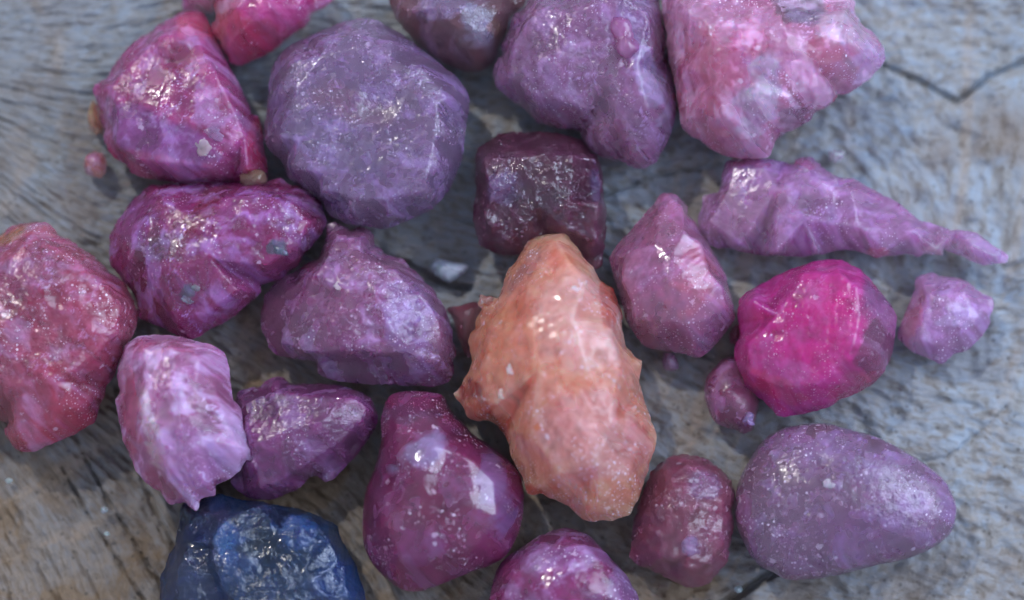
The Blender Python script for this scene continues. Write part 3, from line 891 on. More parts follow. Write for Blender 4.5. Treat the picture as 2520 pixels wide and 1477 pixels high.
pear = stone('sapphire_pebble', 'glossy plum pear-shaped pebble with pale painted highlights, left of the salmon stone', 'gemstone',
    ['F', (945, 1000), (953, 982), (970, 968), (1010, 962), (1060, 965), (1090, 975), (1113, 1015), (1140, 1041), 11, (970, 250), (1060, 310), (1150, 380), (1230, 440), (1290, 510), (1330, 580), (1345, 680), (1345, 780), (1330, 900), (1300, 1000), (1250, 1100), (1190, 1170), (1100, 1220), (980, 1260), (860, 1310), (760, 1350), (660, 1390), (550, 1415), (450, 1400), (370, 1350), (290, 1280), (220, 1190), (170, 1080), (155, 960), (160, 850), (170, 730), (190, 640), (230, 540), (260, 440), (290, 330), (295, 230), (290, 150)],
    (128, 36, 88), 115, 270, 97, curved=True,
    controls=[11, (400, 130, .5), (600, 90, .55), (780, 170, .55), (420, 400, .85), (700, 330, .9), (950, 420, .8), (1130, 600, .75), (1150, 850, .78), (1000, 1060, .75), (700, 1180, .7), (450, 1150, .7), (330, 900, .75), (600, 700, 1.0), (850, 750, .98), (700, 950, .97), (560, 480, .95)],
    round_=.6, smooth=12, jag=.6, lump=10, grain=.25, bumps=[11, (780, 620, 75, -9), (640, 420, 45, 5)],
    blobs=[11, (600, 400, 75, 38, (165, 160, 200), .6, 35), (1120, 680, 42, 95, (150, 130, 190), .45, 12), (700, 800, 110, 70, (112, 24, 62), .6), (500, 100, 90, 25, (96, 56, 88), .7), (560, 1080, 60, 40, (150, 80, 140), .4), (240, 800, 22, 120, (88, 26, 66), .6)],  # the two pale lavender zones paint in the window highlights
    wet=.6,
    gain=1.15, mat=G('plum_corundum', 97, glass=.52, vexp=.3, speck=.7, veil=.16, rough=.13, bump=.22, pit=.15, coat=.8, sss=.9))

salmon = stone('rough_sapphire', 'tall salmon-orange rough stone speckled white, the only orange large stone', 'gemstone',
    [7, (840, 240), (880, 232), (910, 250), (940, 300), (980, 350), (1010, 390), (1050, 450), (1100, 490), (1130, 540), (1160, 590), (1200, 620), (1250, 650), (1270, 700), (1300, 780), (1320, 850), (1315, 920), (1325, 1010), (1350, 1080), (1400, 1150), (1460, 1185), (1460, 1250), (1440, 1330), (1465, 1420), 11, (2235, 0), (2260, 60), (2290, 150), (2320, 230), (2330, 300), (2310, 380), (2270, 460), (2250, 560), (2210, 680), (2200, 720), (2160, 790), (2130, 850), (2060, 870), (2000, 895), (1930, 885), (1870, 897), (1790, 880), (1740, 840), (1690, 790), (1600, 750), (1530, 715), (1470, 690), (1430, 705), (1370, 690), (1350, 620), (1330, 560), (1290, 490), (1250, 420), (1240, 340), (1210, 260), (1150, 190), (1090, 150), (1000, 150), (930, 120), (900, 60), (870, 20), 7, (70, 1430), (110, 1390), (150, 1310), (190, 1260), (210, 1190), (195, 1120), (180, 1040), (190, 990), (235, 950), (240, 890), (260, 840), (280, 800), (252, 770), (285, 712), (400, 720), (430, 650), (460, 560), (480, 510), (530, 460), (560, 400), (620, 310), (680, 270), (760, 255)],
    (236, 148, 118), 150, 370, 101,
    controls=[7, (830, 300, .35), (620, 420, .3), (700, 470, .5), (900, 420, .65), (500, 700, .45), (600, 700, .7), (850, 650, .85), (1050, 600, .72), (1150, 700, .45), (1200, 850, .7), (1270, 900, .35), (350, 950, .55), (600, 950, .85), (950, 900, .97), (1230, 1000, .8), (300, 1200, .55), (700, 1250, .95), (1050, 1200, 1.0), (1300, 1180, .72), (1380, 1230, .3), (180, 1380, .2), 11, (1100, 60, .5), (1400, 250, .68), (1700, 100, .95), (2000, 150, .8), (2130, 150, .55), (2200, 300, .42), (1900, 480, .72), (1600, 550, .6), (1500, 620, .3), (1900, 780, .35), (2100, 600, .45)],
    ridges=[(2, 5), (2, 3), (6, 7), (9, 14), (14, 18), (18, 24)],
    round_=.2, smooth=7, jag=2.5, lump=12, chip=12, chipcell=90, bumps=[7, (310, 740, 20, 14)],
    blobs=[7, (620, 900, 120, 40, (216, 100, 80), .5, -60), (850, 430, 50, 30, (226, 118, 76), .7), (1000, 900, 110, 120, (234, 172, 162), .7), (330, 1020, 110, 160, (220, 132, 92), .6), (180, 1380, 40, 30, (140, 46, 36), .85), (1240, 720, 24, 70, (190, 78, 52), .85), (620, 470, 90, 26, (190, 128, 120), .85, 50), 11, (1800, 300, 130, 130, (222, 150, 146), .8), (1050, 100, 60, 30, (176, 60, 36), .75, -30), (1400, 650, 30, 20, (205, 70, 50), .85), (2180, 350, 40, 90, (205, 120, 116), .7), (1440, 210, 8, 10, (220, 110, 40), .9), (2060, 150, 12, 50, (196, 110, 80), .8)],
    wet=.12, wets=[11, (2110, 330, 60, 150, 1.0, -8), (1150, 30, 60, 40, .6)],
    gain=1.14, tint=(1.0, .98, 1.0), mat=G('salmon_corundum', 101, glass=.5, speck=.95, veil=.2, veilcol=(244, 208, 204), rough=.3, bump=.7, sss=1.0, sscale=200, mottle=.0))
inclusion(salmon, 'white_grain', 7, 965, 665, 13, 8, (238, 230, 234), 37, None, ry=13, mat=WHITE)
inclusion(salmon, 'white_grain', 7, 500, 1250, 10, 6, (238, 226, 226), 38, None, ry=14, mat=WHITE)
inclusion(salmon, 'white_grain', 7, 430, 1430, 12, 7, (238, 228, 220), 39, None, ry=13, mat=WHITE)
inclusion(salmon, 'clear_bead', 7, 310, 745, 17, 14, (150, 80, 80), 40, 'small clear reddish bead', ry=15, mat=HONEY, sink=-.3)

orchid = stone('sapphire_crystal', 'orchid-pink faceted crystal with pointed top, right of the salmon stone', 'gemstone',
    ['F', (1612, 500), (1622, 482), (1635, 474), (1660, 477), (1675, 490), 7, (1800, 50), (1805, 110), (1860, 170), (1910, 260), (1950, 320), (2000, 390), (2040, 470), (2085, 560), (2100, 640), (2130, 720), (2145, 790), (2150, 880), (2100, 950), (2040, 1030), (1980, 1100), (1910, 1160), (1860, 1165), (1790, 1140), (1700, 1120), (1620, 1110), (1540, 1100), (1480, 1080), (1430, 1020), (1390, 960), (1350, 900), (1330, 850), (1310, 750), (1280, 650), (1250, 560), (1235, 480), (1222, 430), (1250, 380), (1290, 320), (1350, 260), (1410, 190), (1470, 120), (1530, 50)],
    (176, 96, 142), 105, 250, 113,
    controls=[7, (1680, -10, .3), (1600, 120, .55), (1760, 60, .4), (1780, 240, .8), (1900, 330, .7), (1680, 420, .95), (1560, 330, .85), (1340, 400, .55), (1320, 600, .65), (1400, 760, .75), (1420, 880, .6), (1600, 900, .72), (1800, 920, .72), (1950, 880, .66), (2080, 780, .58), (2060, 650, .7), (1950, 520, .85), (1650, 620, 1.0), (1850, 650, 1.0), (1700, 800, .92), (1850, 1080, .25), (2080, 880, .3)],
    ridges=[(10, 11), (11, 12), (12, 13), (13, 14), (3, 5), (5, 17)],
    round_=.15, smooth=4.5, jag=1.2, lump=5, chip=4, chipcell=80, grain=.5,
    blobs=[7, (1850, 560, 90, 60, (200, 100, 118), .55, 60), (1560, 480, 60, 60, (150, 70, 125), .5), (1600, 1050, 110, 28, (150, 72, 110), .6), (2000, 980, 60, 40, (124, 66, 118), .7, 50)],
    wet=.6,
    gain=1.4, mat=G('orchid_corundum', 113, speck=.55, veil=.3, rough=.17, bump=.35, pit=.3, coat=1.0))

shard = stone('rough_sapphire', 'long lilac shard tapering to a tail at right, under the big pink stone', 'gemstone',
    [4, (330, 1190), (420, 1170), (540, 1170), (640, 1180), (740, 1190), (815, 1205), (830, 1180), (870, 1165), (960, 1160), (995, 1200), (1060, 1260), (1150, 1310), (1250, 1320), (1300, 1340), (1400, 1400), (1500, 1450), 8, (1560, 0), (1680, 90), (1760, 150), (1870, 180), (1980, 220), (2100, 225), (2180, 250), (2260, 310), (2340, 360), (2400, 400), (2395, 460), (2330, 470), (2240, 485), (2160, 460), (2080, 420), (2000, 390), (1930, 360), (1925, 410), (1850, 400), (1790, 390), (1740, 420), (1650, 400), (1520, 410), (1430, 425), (1370, 400), (1280, 375), (1150, 370), (1050, 400), (960, 410), (850, 420), (700, 410), (600, 410), (500, 395), (400, 370), (330, 350), (280, 360), (200, 330), (150, 290), (110, 200), (115, 130), (140, 40), 4, (150, 1450), (170, 1440), (260, 1420), (280, 1330), (300, 1250), (310, 1220)],
    (168, 112, 156), 80, 158, 127,
    controls=[4, (370, 1230, .7), (600, 1240, .85), (850, 1260, .75), (1000, 1330, .85), (1250, 1420, .8), (330, 1420, .8), (700, 1400, 1.0), 8, (200, 160, .9), (420, 325, .92), (700, 375, .92), (1000, 370, .92), (900, 150, 1.0), (1300, 200, .97), (1500, 370, .9), (1700, 230, .95), (1870, 360, .9), (1950, 290, .85), (2150, 340, .85), (2300, 410, .8)],
    round_=.3, smooth=5, jag=2.5, lump=7, chip=8, chipcell=60, bumps=[4, (900, 1195, 24, 12)],
    blobs=[4, (900, 1195, 30, 16, (170, 60, 120), .8, -20), (430, 1190, 60, 20, (180, 60, 110), .6), 8, (500, 100, 130, 60, (162, 104, 132), .6), (2250, 370, 60, 24, (196, 160, 205), .7, -30), (1450, 390, 40, 12, (200, 80, 120), .8), (1870, 370, 30, 14, (215, 190, 195), .7), (130, 240, 40, 50, (170, 124, 148), .6)],
    wet=.25,
    gain=1.4, tint=(1.0, .92, 1.12), mat=G('lilac_corundum', 127, speck=.5, veil=.4, rough=.32, bump=.8, veilcol=(196, 172, 222)))

bigpink = stone('rough_ruby', 'big knobbly pink stone with white crust and dark hollow, at the top edge', 'gemstone',
    [3, (1340, -60), (1350, 0), (1365, 100), (1390, 250), (1395, 400), (1420, 500), (1450, 620), (1470, 750), (1480, 850), (1500, 930), (1560, 990), (1650, 1040), (1750, 1100), (1850, 1150), (1940, 1165), (2060, 1170), (2150, 1150), (2190, 1090), 4, (690, 1040), (740, 990), (820, 950), (930, 900), (1000, 820), (1080, 780), (1130, 740), (1150, 690), (1250, 680), (1300, 640), (1380, 580), (1440, 510), (1500, 430), (1495, 370), (1450, 290), (1390, 230), (1310, 170), (1280, 100), (1260, 0), (1200, -200), (900, -420), (400, -450), (0, -330)],
    (222, 132, 168), 150, 350, 131,
    controls=[4, (50, 100, .85), (30, 500, .7), (120, 800, .5), (300, 1000, .4), (550, 1060, .35), (620, 900, .55), (560, 700, .82), (500, 500, .92), (250, 600, .85), (200, 300, .95), (600, 250, .98), (850, 100, .85), (1200, 100, .8), (1150, 300, .85), (1350, 350, .55), (1250, 520, .5), (950, 450, .85), (1000, 650, .6), (800, 720, .6), (800, 850, .35)],
    ridges=[(5, 6), (6, 7)],
    round_=.35, smooth=7, jag=4.5, lump=16, chip=18, chipcell=65,
    bumps=[4, (900, 60, 85, -34), (900, 850, 40, -14), (1040, 640, 34, 14), (1330, 300, 45, 12), (1220, 560, 25, -14), (560, 760, 45, 10), (330, 850, 30, 8)],
    blobs=[4, (890, 60, 85, 55, (104, 62, 84), .9), (930, 130, 60, 28, (150, 140, 170), .6), (830, 850, 60, 38, (122, 84, 116), .75, 30), (540, 780, 55, 120, (232, 204, 226), .6, -15), (1250, 250, 90, 60, (224, 172, 190), .75), (1400, 420, 55, 70, (196, 164, 214), .7), (150, 550, 80, 90, (198, 70, 110), .6), (430, 420, 60, 70, (214, 84, 140), .7), (1050, 420, 50, 40, (210, 90, 122), .6), (100, 900, 110, 36, (196, 110, 140), .6, -35), (1220, 660, 26, 12, (210, 60, 105), .9)],  # darker colour laid over two of the hollows
    wet=.25, wets=[4, (880, 60, 90, 60, 1.0), (850, 850, 60, 40, 1.0)],
    gain=1.35, tint=(1.08, .98, 1.15), mat=G('sugar_pink_corundum', 131, speck=.8, veil=.65, veilcol=(232, 208, 226), rough=.35, bump=1.0, sss=.9, mottle=.12))

tri = stone('rough_sapphire', 'mauve tongue-shaped stone pitted with bubbles, left of the big pink stone', 'gemstone',
    [3, (390, -20), (330, 60), (270, 110), (230, 200), (200, 270), (170, 330), (180, 400), (140, 440), (115, 490), (120, 560), (130, 640), (190, 690), (250, 740), (320, 790), (390, 850), (440, 900), (520, 930), (600, 945), (700, 950), (755, 965), (770, 1020), (830, 1100), (900, 1150), (980, 1180), (1060, 1190), (1110, 1220), (1180, 1245), (1250, 1240), (1320, 1190), (1350, 1130), (1390, 1080), (1420, 1000), (1450, 920), (1470, 830), (1465, 730), (1450, 640), (1420, 540), (1395, 470), (1380, 350), (1385, 250), (1360, 150), (1340, 0), (1310, -150), (900, -300), (550, -180)],
    (150, 92, 142), 125, 290, 149,
    controls=[3, (450, 60, .7), (280, 300, .55), (230, 550, .5), (400, 700, .55), (650, 750, .72), (800, 810, .7), (820, 870, .4), (600, 880, .25), (900, 1050, .4), (1150, 1150, .35), (1300, 1050, .4), (1380, 850, .5), (1250, 800, .85), (1050, 850, .8), (1180, 470, .97), (1350, 650, .62), (1300, 350, .8), (1250, 100, .9), (900, 250, .95), (950, 600, .95), (600, 450, .9), (700, 100, .95), (1050, -50, 1.0)],
    ridges=[(14, 12), (4, 5), (17, 14)],
    round_=.3, smooth=6, jag=3, lump=9, chip=9, chipcell=70,
    bumps=[3, (655, 355, 18, 8), (560, 520, 16, 6), (450, 450, 16, 5), (720, 650, 22, -6), (420, 620, 20, -6), (1090, 490, 14, -5)],
    blobs=[3, (1280, 620, 36, 110, (190, 184, 220), .5, 25), (700, 880, 120, 28, (150, 70, 112), .7, -10), (1000, 1080, 90, 40, (160, 82, 132), .6), (1000, 400, 60, 50, (118, 56, 100), .6), (1200, 100, 50, 120, (140, 110, 170), .5)],
    wet=.6, wets=[3, (1250, 300, 60, 160, 1.0), (600, 600, 130, 90, .9)],
    mat=G('mauve_pitted_corundum', 149, speck=.5, veil=.35, rough=.2, bump=1.1, pit=1.2, coat=1.0))
inclusion(tri, 'pink_nub', 3, 1085, 270, 36, 26, (186, 92, 150), 47, 'rounded pink crystal grain', ry=44, rot=15, mat=orchid.data.materials[0], sink=.3)

brown = stone('rough_garnet', 'dark brownish-maroon stone with silvery glints, at the top edge', 'gemstone',
    [2, (980, -20), (1000, 60), (1030, 130), (1080, 200), (1150, 280), (1230, 340), (1290, 400), (1370, 450), (1480, 500), (1580, 525), (1650, 520), (1720, 490), (1770, 430), (1790, 330), (1850, 230), (1880, 120), (1960, 50), (2010, -20), (1950, -150), (1500, -260), (1050, -150)],
    (96, 44, 50), 105, 225, 151,
    controls=[2, (1100, 80, .7), (1250, 250, .55), (1450, 380, .5), (1620, 430, .45), (1700, 250, .7), (1800, 80, .7), (1500, 50, 1.0), (1600, 220, .9), (1300, 60, .95), (1480, 200, .92)],
    ridges=[(6, 7), (7, 3)],
    round_=.25, smooth=6, jag=2, lump=8, chip=14, chipcell=55,
    blobs=[2, (1400, 70, 75, 40, (150, 132, 170), .7), (1620, 200, 40, 70, (150, 155, 180), .6, 20), (1080, 80, 40, 60, (128, 66, 66), .6), (1760, 200, 20, 20, (150, 110, 50), .7)],  # the silvery glints are put into the colour as pale zones
    wet=.4, wets=[2, (1580, 180, 90, 90, 1.0)],
    mat=G('brown_garnet', 151, vexp=.4, speck=.35, veil=.25, rough=.18, bump=1.4, coat=.9, sss=.6))

cube = stone('rough_garnet', 'dark maroon glassy cube-like stone in the centre, above the salmon tip', 'gemstone',
    ['F', (1170, 385), (1183, 357), (1220, 336), (1270, 326), (1330, 322), (1390, 330), (1430, 345), (1452, 372), (1470, 385), (1480, 420), (1485, 470), (1493, 520), (1490, 570), (1483, 620), (1478, 652), (1462, 662), (1440, 640), (1420, 610), (1396, 595), (1370, 590), (1330, 600), (1295, 625), (1255, 628), (1225, 625), (1195, 615), (1178, 600), (1168, 565), (1166, 530), (1164, 500), (1170, 470), (1172, 430)],
    (92, 38, 64), 110, 232, 163,
    controls=['F', (1200, 375, .5), (1300, 350, .35), (1420, 370, .45), (1190, 395, .82), (1300, 385, .9), (1410, 385, .92), (1465, 395, .75), (1470, 500, .78), (1465, 590, .5), (1210, 480, .85), (1235, 500, .6), (1290, 430, .95), (1310, 500, .75), (1400, 500, .9), (1390, 560, .65), (1190, 550, .55), (1250, 590, .45), (1300, 560, .65)],
    ridges=[(3, 4), (4, 5), (5, 6), (9, 11), (5, 13)],
    round_=.12, smooth=4, jag=2, lump=6, chip=34, chipcell=52, grain=2.6,
    blobs=['F', (1240, 470, 45, 38, (140, 120, 165), .65, 25), (1330, 500, 60, 40, (62, 42, 44), .6), (1465, 450, 14, 50, (120, 115, 160), .5)],
    wet=1.0,
    gain=1.15, mat=G('dark_garnet', 163, glass=.6, mfp=90, vexp=.4, speck=.4, veil=.06, rough=.14, bump=1.5, coat=1.0, sss=.75, sscale=120))

fuchsia = stone('rough_ruby', 'vivid fuchsia rounded stone with pitted glittering right side', 'gemstone',
    [8, (970, 450), (1060, 440), (1180, 445), (1240, 480), (1310, 510), (1370, 570), (1430, 640), (1490, 720), (1550, 790), (1580, 860), (1570, 960), (1565, 1060), (1540, 1160), (1500, 1250), (1430, 1340), (1340, 1400), (1250, 1440), (1170, 1470), 12, (1080, 50), (1000, 80), (920, 100), (850, 110), (760, 125), (690, 110), (650, 60), (600, 10), 8, (540, 1440), (470, 1380), (430, 1290), (400, 1210), (380, 1150), (390, 1080), (420, 1000), (410, 900), (400, 830), (420, 740), (470, 680), (560, 630), (680, 570), (780, 520), (880, 480)],
    (198, 46, 138), 105, 240, 173,
    controls=[8, (520, 740, .86), (900, 545, .84), (1150, 540, .84), (1290, 640, .9), (1310, 850, .94), (1240, 1150, .94), (1000, 1360, .84), (700, 1370, .72), (500, 1270, .74), (480, 1060, .86), (700, 850, 1.0), (1000, 750, .98), (1000, 1050, .98), (750, 1100, .98), (1450, 850, .5), (1450, 1150, .45), (1250, 1350, .4)],
    ridges=[(3, 4), (4, 5), (5, 6)],
    round_=.3, smooth=5, jag=1.8, lump=3, chip=3, chipcell=70, bumps=[8, (690, 870, 20, -6), (680, 1000, 20, -6)],
    blobs=[8, (1480, 850, 48, 120, (140, 80, 128), .95), (1450, 1150, 55, 80, (118, 56, 88), .9), (1250, 1370, 90, 26, (176, 58, 100), .7, 30), (1000, 1000, 120, 110, (212, 24, 136), .6), (650, 720, 90, 50, (186, 50, 136), .6, 30), (700, 1390, 90, 26, (200, 40, 96), .7, -25)],
    wet=.2, wets=[8, (1480, 1000, 40, 150, 1.0), (1250, 1370, 120, 30, 1.0, 30), (900, 1370, 40, 30, 1.0)],
    gain=1.12, mat=G('fuchsia_corundum', 173, glass=.52, vexp=.3, speck=.4, veil=.16, rough=.22, bump=.8, mottle=.25, coat=1.0))

twin = stone('ruby_fragment', 'small plum nodule with a milky bead, lower left of the fuchsia stone', 'gemstone',
    ['F', (1735, 950), (1745, 920), (1770, 890), (1800, 875), (1815, 885), (1828, 930), (1848, 962), (1870, 985), (1865, 1010), (1860, 1040), (1850, 1060), (1830, 1068), (1815, 1060), (1790, 1052), (1760, 1040), (1745, 1010), (1735, 985)],
    (128, 44, 92), 60, 135, 181, round_=1, smooth=4, jag=2, lump=10, chip=10, chipcell=40, mat=G('plum_nodule', 181, speck=.5))
inclusion(twin, 'milky_bead', 'F', 1841, 1032, 19, 22, (172, 150, 210), 57, 'milky lavender bead', ry=22, mat=WHITE, sink=.25)

lilac = stone('sapphire_crystal', 'small blurred lilac crystal beyond the fuchsia stone, rightmost of the stones above the egg', 'gemstone',
    [8, (1720, 570), (1790, 545), (1840, 535), (1890, 560), (2000, 570), (2090, 600), (2150, 640), (2210, 690), (2290, 720), (2295, 780), (2270, 850), (2270, 920), (2220, 990), (2150, 1070), (2100, 1110), (2000, 1140), (1940, 1200), (1900, 1215), (1860, 1190), (1780, 1160), (1700, 1130), (1640, 1070), (1590, 1020), (1600, 940), (1640, 840), (1680, 740), (1710, 660)],
    (174, 116, 172), 55, 130, 191,
    controls=[8, (1780, 640, .55), (1830, 720, .9), (1780, 900, .85), (1740, 1020, .8), (1690, 980, .4), (1880, 1080, .6), (2050, 1030, .6), (2190, 850, .65), (2080, 680, .75), (1950, 800, 1.0), (1980, 920, .85)],
    ridges=[(1, 2), (2, 3)],
    round_=.25, smooth=4, jag=2, lump=5, chip=8, chipcell=45,
    blobs=[8, (1660, 920, 26, 80, (186, 84, 116), .7, -20), (2060, 860, 60, 30, (206, 186, 226), .6)],
    gain=1.4, mat=G('lilac_crystal', 191, speck=.6, veil=.45, veilcol=(205, 185, 230)))

egg = stone('sapphire_pebble', 'smooth egg-shaped greyish-violet pebble at lower right', 'gemstone',
    [12, (860, 180), (970, 170), (1080, 175), (1170, 200), (1290, 230), (1400, 260), (1500, 300), (1600, 350), (1700, 410), (1790, 470), (1880, 540), (1950, 610), (1990, 690), (2020, 780), (2020, 870), (1990, 960), (1930, 1030), (1850, 1090), (1750, 1140), (1620, 1180), (1480, 1210), (1350, 1240), (1200, 1280), (1060, 1310), (920, 1325), (820, 1330), (740, 1315), (660, 1270), (580, 1230), (520, 1170), (470, 1090), (420, 990), (390, 880), (385, 760), (400, 650), (440, 540), (500, 430), (560, 340), (640, 260), (740, 210)],
    (138, 92, 138), 95, 222, 197, curved=True, round_=1, smooth=6, jag=.8, lump=6, grain=.45, chip=1.5, chipcell=60,
    wet=.5, wets=[12, (1500, 600, 170, 90, .9, -30), (700, 420, 60, 60, .8)], bumps=[12, (700, 400, 30, 4), (1000, 470, 60, -5), (900, 790, 50, -5)],
    blobs=[12, (1150, 260, 160, 30, (96, 62, 74), .75, -18), (800, 700, 140, 110, (116, 76, 104), .6), (1300, 1000, 170, 70, (120, 66, 122), .5), (430, 900, 26, 110, (150, 62, 108), .5), (1500, 500, 140, 60, (140, 104, 158), .5, -30)],
    mat=G('egg_corundum', 197, speck=.7, veil=.42, veilcol=(166, 150, 192), rough=.2, bump=.75, pit=.8, coat=1.0))
inclusion(egg, 'white_grain', 12, 1075, 625, 16, 7, (222, 214, 224), 67, None, ry=11, rot=-10, mat=WHITE)

barrel = stone('rough_garnet', 'wet-looking maroon barrel-shaped stone touching the egg pebble', 'gemstone',
    ['F', (1600, 1165), (1620, 1140), (1660, 1120), (1700, 1117), (1730, 1125), (1770, 1150), (1800, 1185), (1808, 1215), (1803, 1260), (1809, 1300), (1798, 1340), (1788, 1380), (1768, 1410), (1745, 1435), (1700, 1448), (1670, 1440), (1640, 1420), (1600, 1400), (1560, 1385), (1547, 1370), (1555, 1320), (1560, 1280), (1575, 1230), (1590, 1190)],
    (124, 56, 78), 95, 215, 211,
    controls=['F', (1640, 1160, .65), (1700, 1145, .7), (1760, 1180, .7), (1780, 1240, .7), (1775, 1320, .6), (1745, 1390, .5), (1690, 1420, .45), (1620, 1380, .5), (1580, 1340, .4), (1600, 1250, .6), (1660, 1200, .95), (1720, 1220, 1.0), (1725, 1270, .8), (1690, 1300, .98), (1640, 1290, .9), (1700, 1360, .8)],
    round_=.3, smooth=4.5, jag=2, lump=10, chip=30, chipcell=55, grain=2.4,
    blobs=['F', (1740, 1200, 40, 40, (124, 104, 140), .55), (1600, 1340, 50, 60, (128, 42, 74), .6), (1720, 1285, 26, 30, (104, 50, 48), .7), (1700, 1345, 26, 30, (160, 150, 196), .5)],
    wet=.8,
    mat=G('maroon_garnet', 211, glass=.6, mfp=90, vexp=.4, speck=.5, veil=.1, rough=.12, bump=1.3, coat=1.0, sss=.75))

dome = stone('rough_ruby', 'domed plum-magenta stone cut off by the bottom edge', 'gemstone',
    [11, (1640, 945), (1700, 950), (1760, 970), (1830, 1000), (1890, 1060), (1940, 1110), (2000, 1180), (2060, 1240), (2120, 1310), (2150, 1380), (2190, 1440), (2200, 1540), (2150, 1800), (1800, 2000), (1400, 1950), (1150, 1750), (1085, 1540), (1110, 1380), (1150, 1250), (1210, 1170), (1290, 1110), (1370, 1060), (1450, 1010), (1540, 970)],
    (132, 42, 98), 100, 230, 223,
    controls=[11, (1640, 1030, .65), (1800, 1080, .68), (1950, 1220, .7), (2050, 1350, .65), (2080, 1500, .6), (1420, 1120, .65), (1270, 1250, .62), (1200, 1450, .6), (1650, 1250, .95), (1500, 1400, 1.0), (1850, 1400, .97), (1650, 1600, 1.0)],
    round_=.4, smooth=7, jag=1.2, lump=7, chip=4, chipcell=80, grain=.5,
    blobs=[11, (1650, 1150, 110, 50, (150, 96, 156), .5), (1650, 1420, 130, 60, (150, 40, 112), .6), (1700, 1000, 120, 26, (100, 30, 66), .7), (2080, 1420, 40, 50, (160, 140, 190), .5)],
    wet=.45,
    gain=1.15, mat=G('plum_dome_corundum', 223, glass=.52, vexp=.3, speck=.65, veil=.35, rough=.18, bump=.55, coat=1.0))

blue = stone('blue_sapphire', 'dark blue rough sapphire, the only blue stone, at the bottom edge', 'gemstone',
    [10, (600, 770), (640, 745), (720, 740), (800, 712), (870, 695), (960, 720), (1060, 740), (1150, 750), (1250, 770), (1350, 785), (1450, 800), (1530, 830), (1600, 860), (1680, 900), (1740, 930), (1760, 1000), (1800, 1080), (1840, 1150), (1880, 1220), (1900, 1300), (1920, 1370), (1935, 1477), (1900, 1700), (1500, 1850), (900, 1850), (500, 1700), (430, 1477), (425, 1350), (440, 1280), (480, 1170), (530, 1080), (550, 970), (570, 880), (580, 800)],
    (16, 44, 82), 85, 215, 239,
    controls=[10, (700, 850, .3), (650, 1050, .5), (560, 1250, .5), (560, 1500, .6), (800, 850, .5), (950, 850, .8), (870, 940, .9), (820, 1060, .92), (815, 1160, .92), (850, 1270, .94), (900, 1400, .97), (790, 1100, .62), (790, 1250, .62), (850, 1420, .62), (1150, 790, .75), (1400, 850, .75), (1620, 930, .65), (1680, 1050, .6), (1780, 1250, .55), (1820, 1450, .55), (1300, 950, .9), (1550, 1050, .92), (1050, 1000, .97), (1200, 1150, .9), (1500, 1250, .95), (1150, 1400, 1.0), (1600, 1450, .9), (1200, 1650, 1.0)],
    ridges=[(5, 6), (6, 7), (7, 8), (8, 9), (9, 10), (11, 12), (12, 13)],
    round_=.1, smooth=3.5, jag=2, lump=6, chip=24, chipcell=50, grain=1.6, bumps=[10, (1345, 1070, 22, 9), (1100, 1090, 18, -7), (1320, 965, 8, 6)],
    blobs=[10, (680, 1200, 85, 190, (34, 38, 78), .85), (950, 1050, 40, 50, (66, 106, 170), .8), (1200, 1000, 50, 60, (10, 26, 46), .7), (1000, 1200, 50, 40, (60, 84, 140), .5), (1100, 1100, 34, 30, (12, 34, 60), .8), (1450, 980, 50, 40, (70, 100, 164), .5), (1750, 1350, 50, 70, (20, 64, 124), .6), (600, 800, 50, 30, (30, 50, 66), .7)],
    wet=.55,
    gain=1.05, tint=(.9, 1.05, 1.1), mat=G('blue_corundum', 239, glass=.6, mfp=90, vexp=.4, speck=.2, veil=.14, veilcol=(96, 128, 190), rough=.18, bump=1.4, coat=1.0, sss=.75, sscale=120))

chip = stone('garnet_chip', 'small dark red chip wedged between the purple broken stone and the salmon stone', 'gemstone chip',
    [6, (1530, 800), (1600, 780), (1700, 760), (1760, 745), (1800, 800), (1780, 900), (1750, 1000), (1710, 1060), (1720, 1150), (1690, 1170), (1640, 1090), (1610, 1000), (1580, 880)],
    (104, 34, 50), 60, 130, 251, round_=1, smooth=4, chip=8, chipcell=40, lump=6, mat=G('dark_red_chip', 251, speck=.3, rough=.2))

peach = stone('orange_chip', 'tiny peach-orange chip tucked against the left edge of the rose-purple stone', 'gemstone chip',
    [1, (680, 735), (712, 760), (735, 850), (755, 930), (745, 975), (705, 990), (660, 945), (640, 880), (655, 800)],
    (220, 140, 92), 42, 88, 257, round_=1, smooth=3, chip=4, chipcell=26, jag=1.5, step=2, mat=G('peach_chip', 257, speck=.3, rough=.12, coat=1.0))
pinkchip = stone('orange_chip', 'small orange-rimmed pink chip lying alone on the wood at left', 'gemstone chip',
    [1, (618, 1190), (640, 1140), (700, 1118), (760, 1135), (788, 1200), (778, 1270), (745, 1312), (690, 1302), (640, 1285), (618, 1240)],
    (206, 112, 98), 40, 82, 263, round_=1, smooth=3, chip=5, chipcell=26, jag=1.5, step=2,
    blobs=[1, (700, 1200, 20, 24, (156, 80, 104), .8), (645, 1270, 14, 12, (190, 150, 175), .7)], mat=G('orange_pink_chip', 263, speck=.3, rough=.12, coat=1.0))
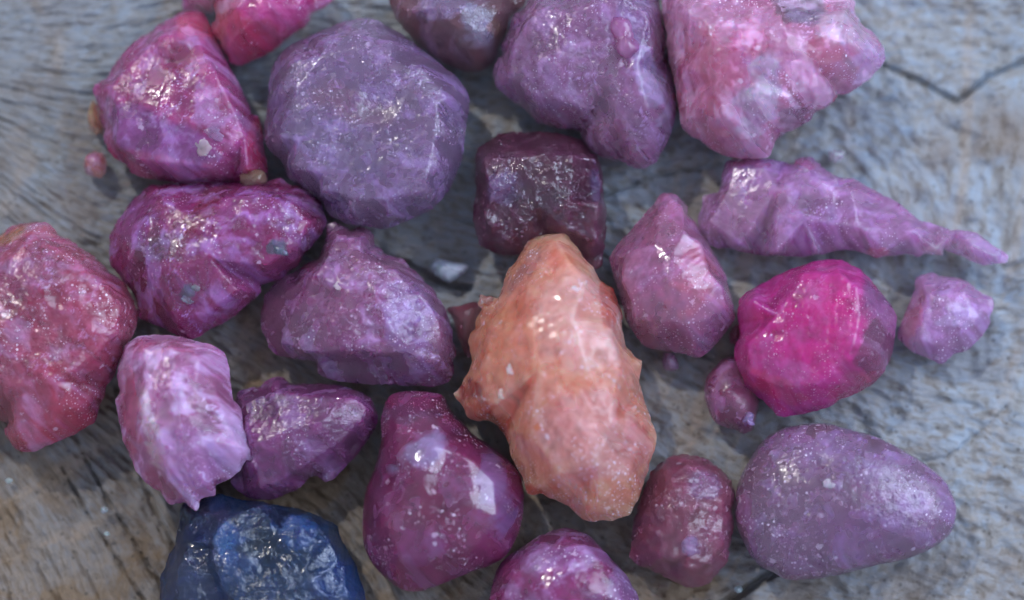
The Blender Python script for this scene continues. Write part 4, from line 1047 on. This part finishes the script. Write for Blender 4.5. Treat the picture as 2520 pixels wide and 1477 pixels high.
crumb = stone('lilac_crumb', 'tiny pale lilac crumb on the wood above the long shard', 'gemstone chip',
    [4, (1080, 1115), (1125, 1112), (1150, 1122), (1198, 1110), (1195, 1160), (1160, 1200), (1120, 1210), (1085, 1170)],
    (212, 190, 222), 22, 52, 269, round_=1, smooth=2, step=2, jag=1, mat=G('pale_crumb', 269, speck=.2))
redchip = stone('ruby_chip', 'tiny crimson chip squeezed between the orchid crystal and the fuchsia stone', 'gemstone chip',
    [8, (370, 930), (415, 905), (425, 1000), (395, 1070), (350, 1050), (342, 990)],
    (160, 30, 74), 38, 78, 271, round_=1, smooth=2, step=2, jag=1, mat=G('crimson_chip', 271, speck=.2))
lilchip = stone('lilac_chip', 'small lilac chip in shade just below the orchid crystal', 'gemstone chip',
    [7, (1625, 1125), (1700, 1120), (1725, 1190), (1735, 1240), (1690, 1262), (1630, 1250), (1610, 1190)],
    (158, 116, 150), 28, 62, 277, round_=1, smooth=3, step=2, jag=1.5, mat=G('lilac_chip', 277, speck=.2))
flake = stone('pale_flake', 'pale blue-white flake lying on the wood left of the salmon tip', 'gemstone chip',
    [6, (1400, 480), (1470, 435), (1560, 450), (1690, 485), (1650, 550), (1550, 612), (1500, 590), (1430, 540)],
    (176, 196, 214), 16, 38, 281, round_=.8, smooth=3, step=2, jag=2, mat=G('pale_blue_flake', 281, speck=.2, sss=.4))
spots = [(9, 68, 1030, 9, 'tiny pale blue crumb on the wood below the coral-rose lump'),
         (9, 766, 1246, 10, 'tiny bright blue-white crumb on the wood below the pale pink chunk'),
         (9, 790, 1420, 7, 'faint tiny pale crumb on brown wood left of the blue sapphire'),
         (12, 415, 1400, 11, 'tiny pale blue crumb on the wood below the maroon barrel stone')]
cm = G('crumb_mineral', 291, sss=.3, speck=.1)
for i, (rg_, u, v, r, lab) in enumerate(spots):
    a = [(u + 3 * r * math.cos(t * 1.05 + i) * (1 + .2 * math.sin(5 * t + i)), v + 2.5 * r * math.sin(t * 1.05 + i)) for t in range(6)]
    stone('mineral_crumb', lab, 'mineral crumb', [rg_] + a, (176, 200, 232), r * .5, r * 1.5, 300 + i, round_=1, smooth=1.5, step=1.5, jag=.5, grain=.2, mat=cm, group='tiny crumbs on the wood')
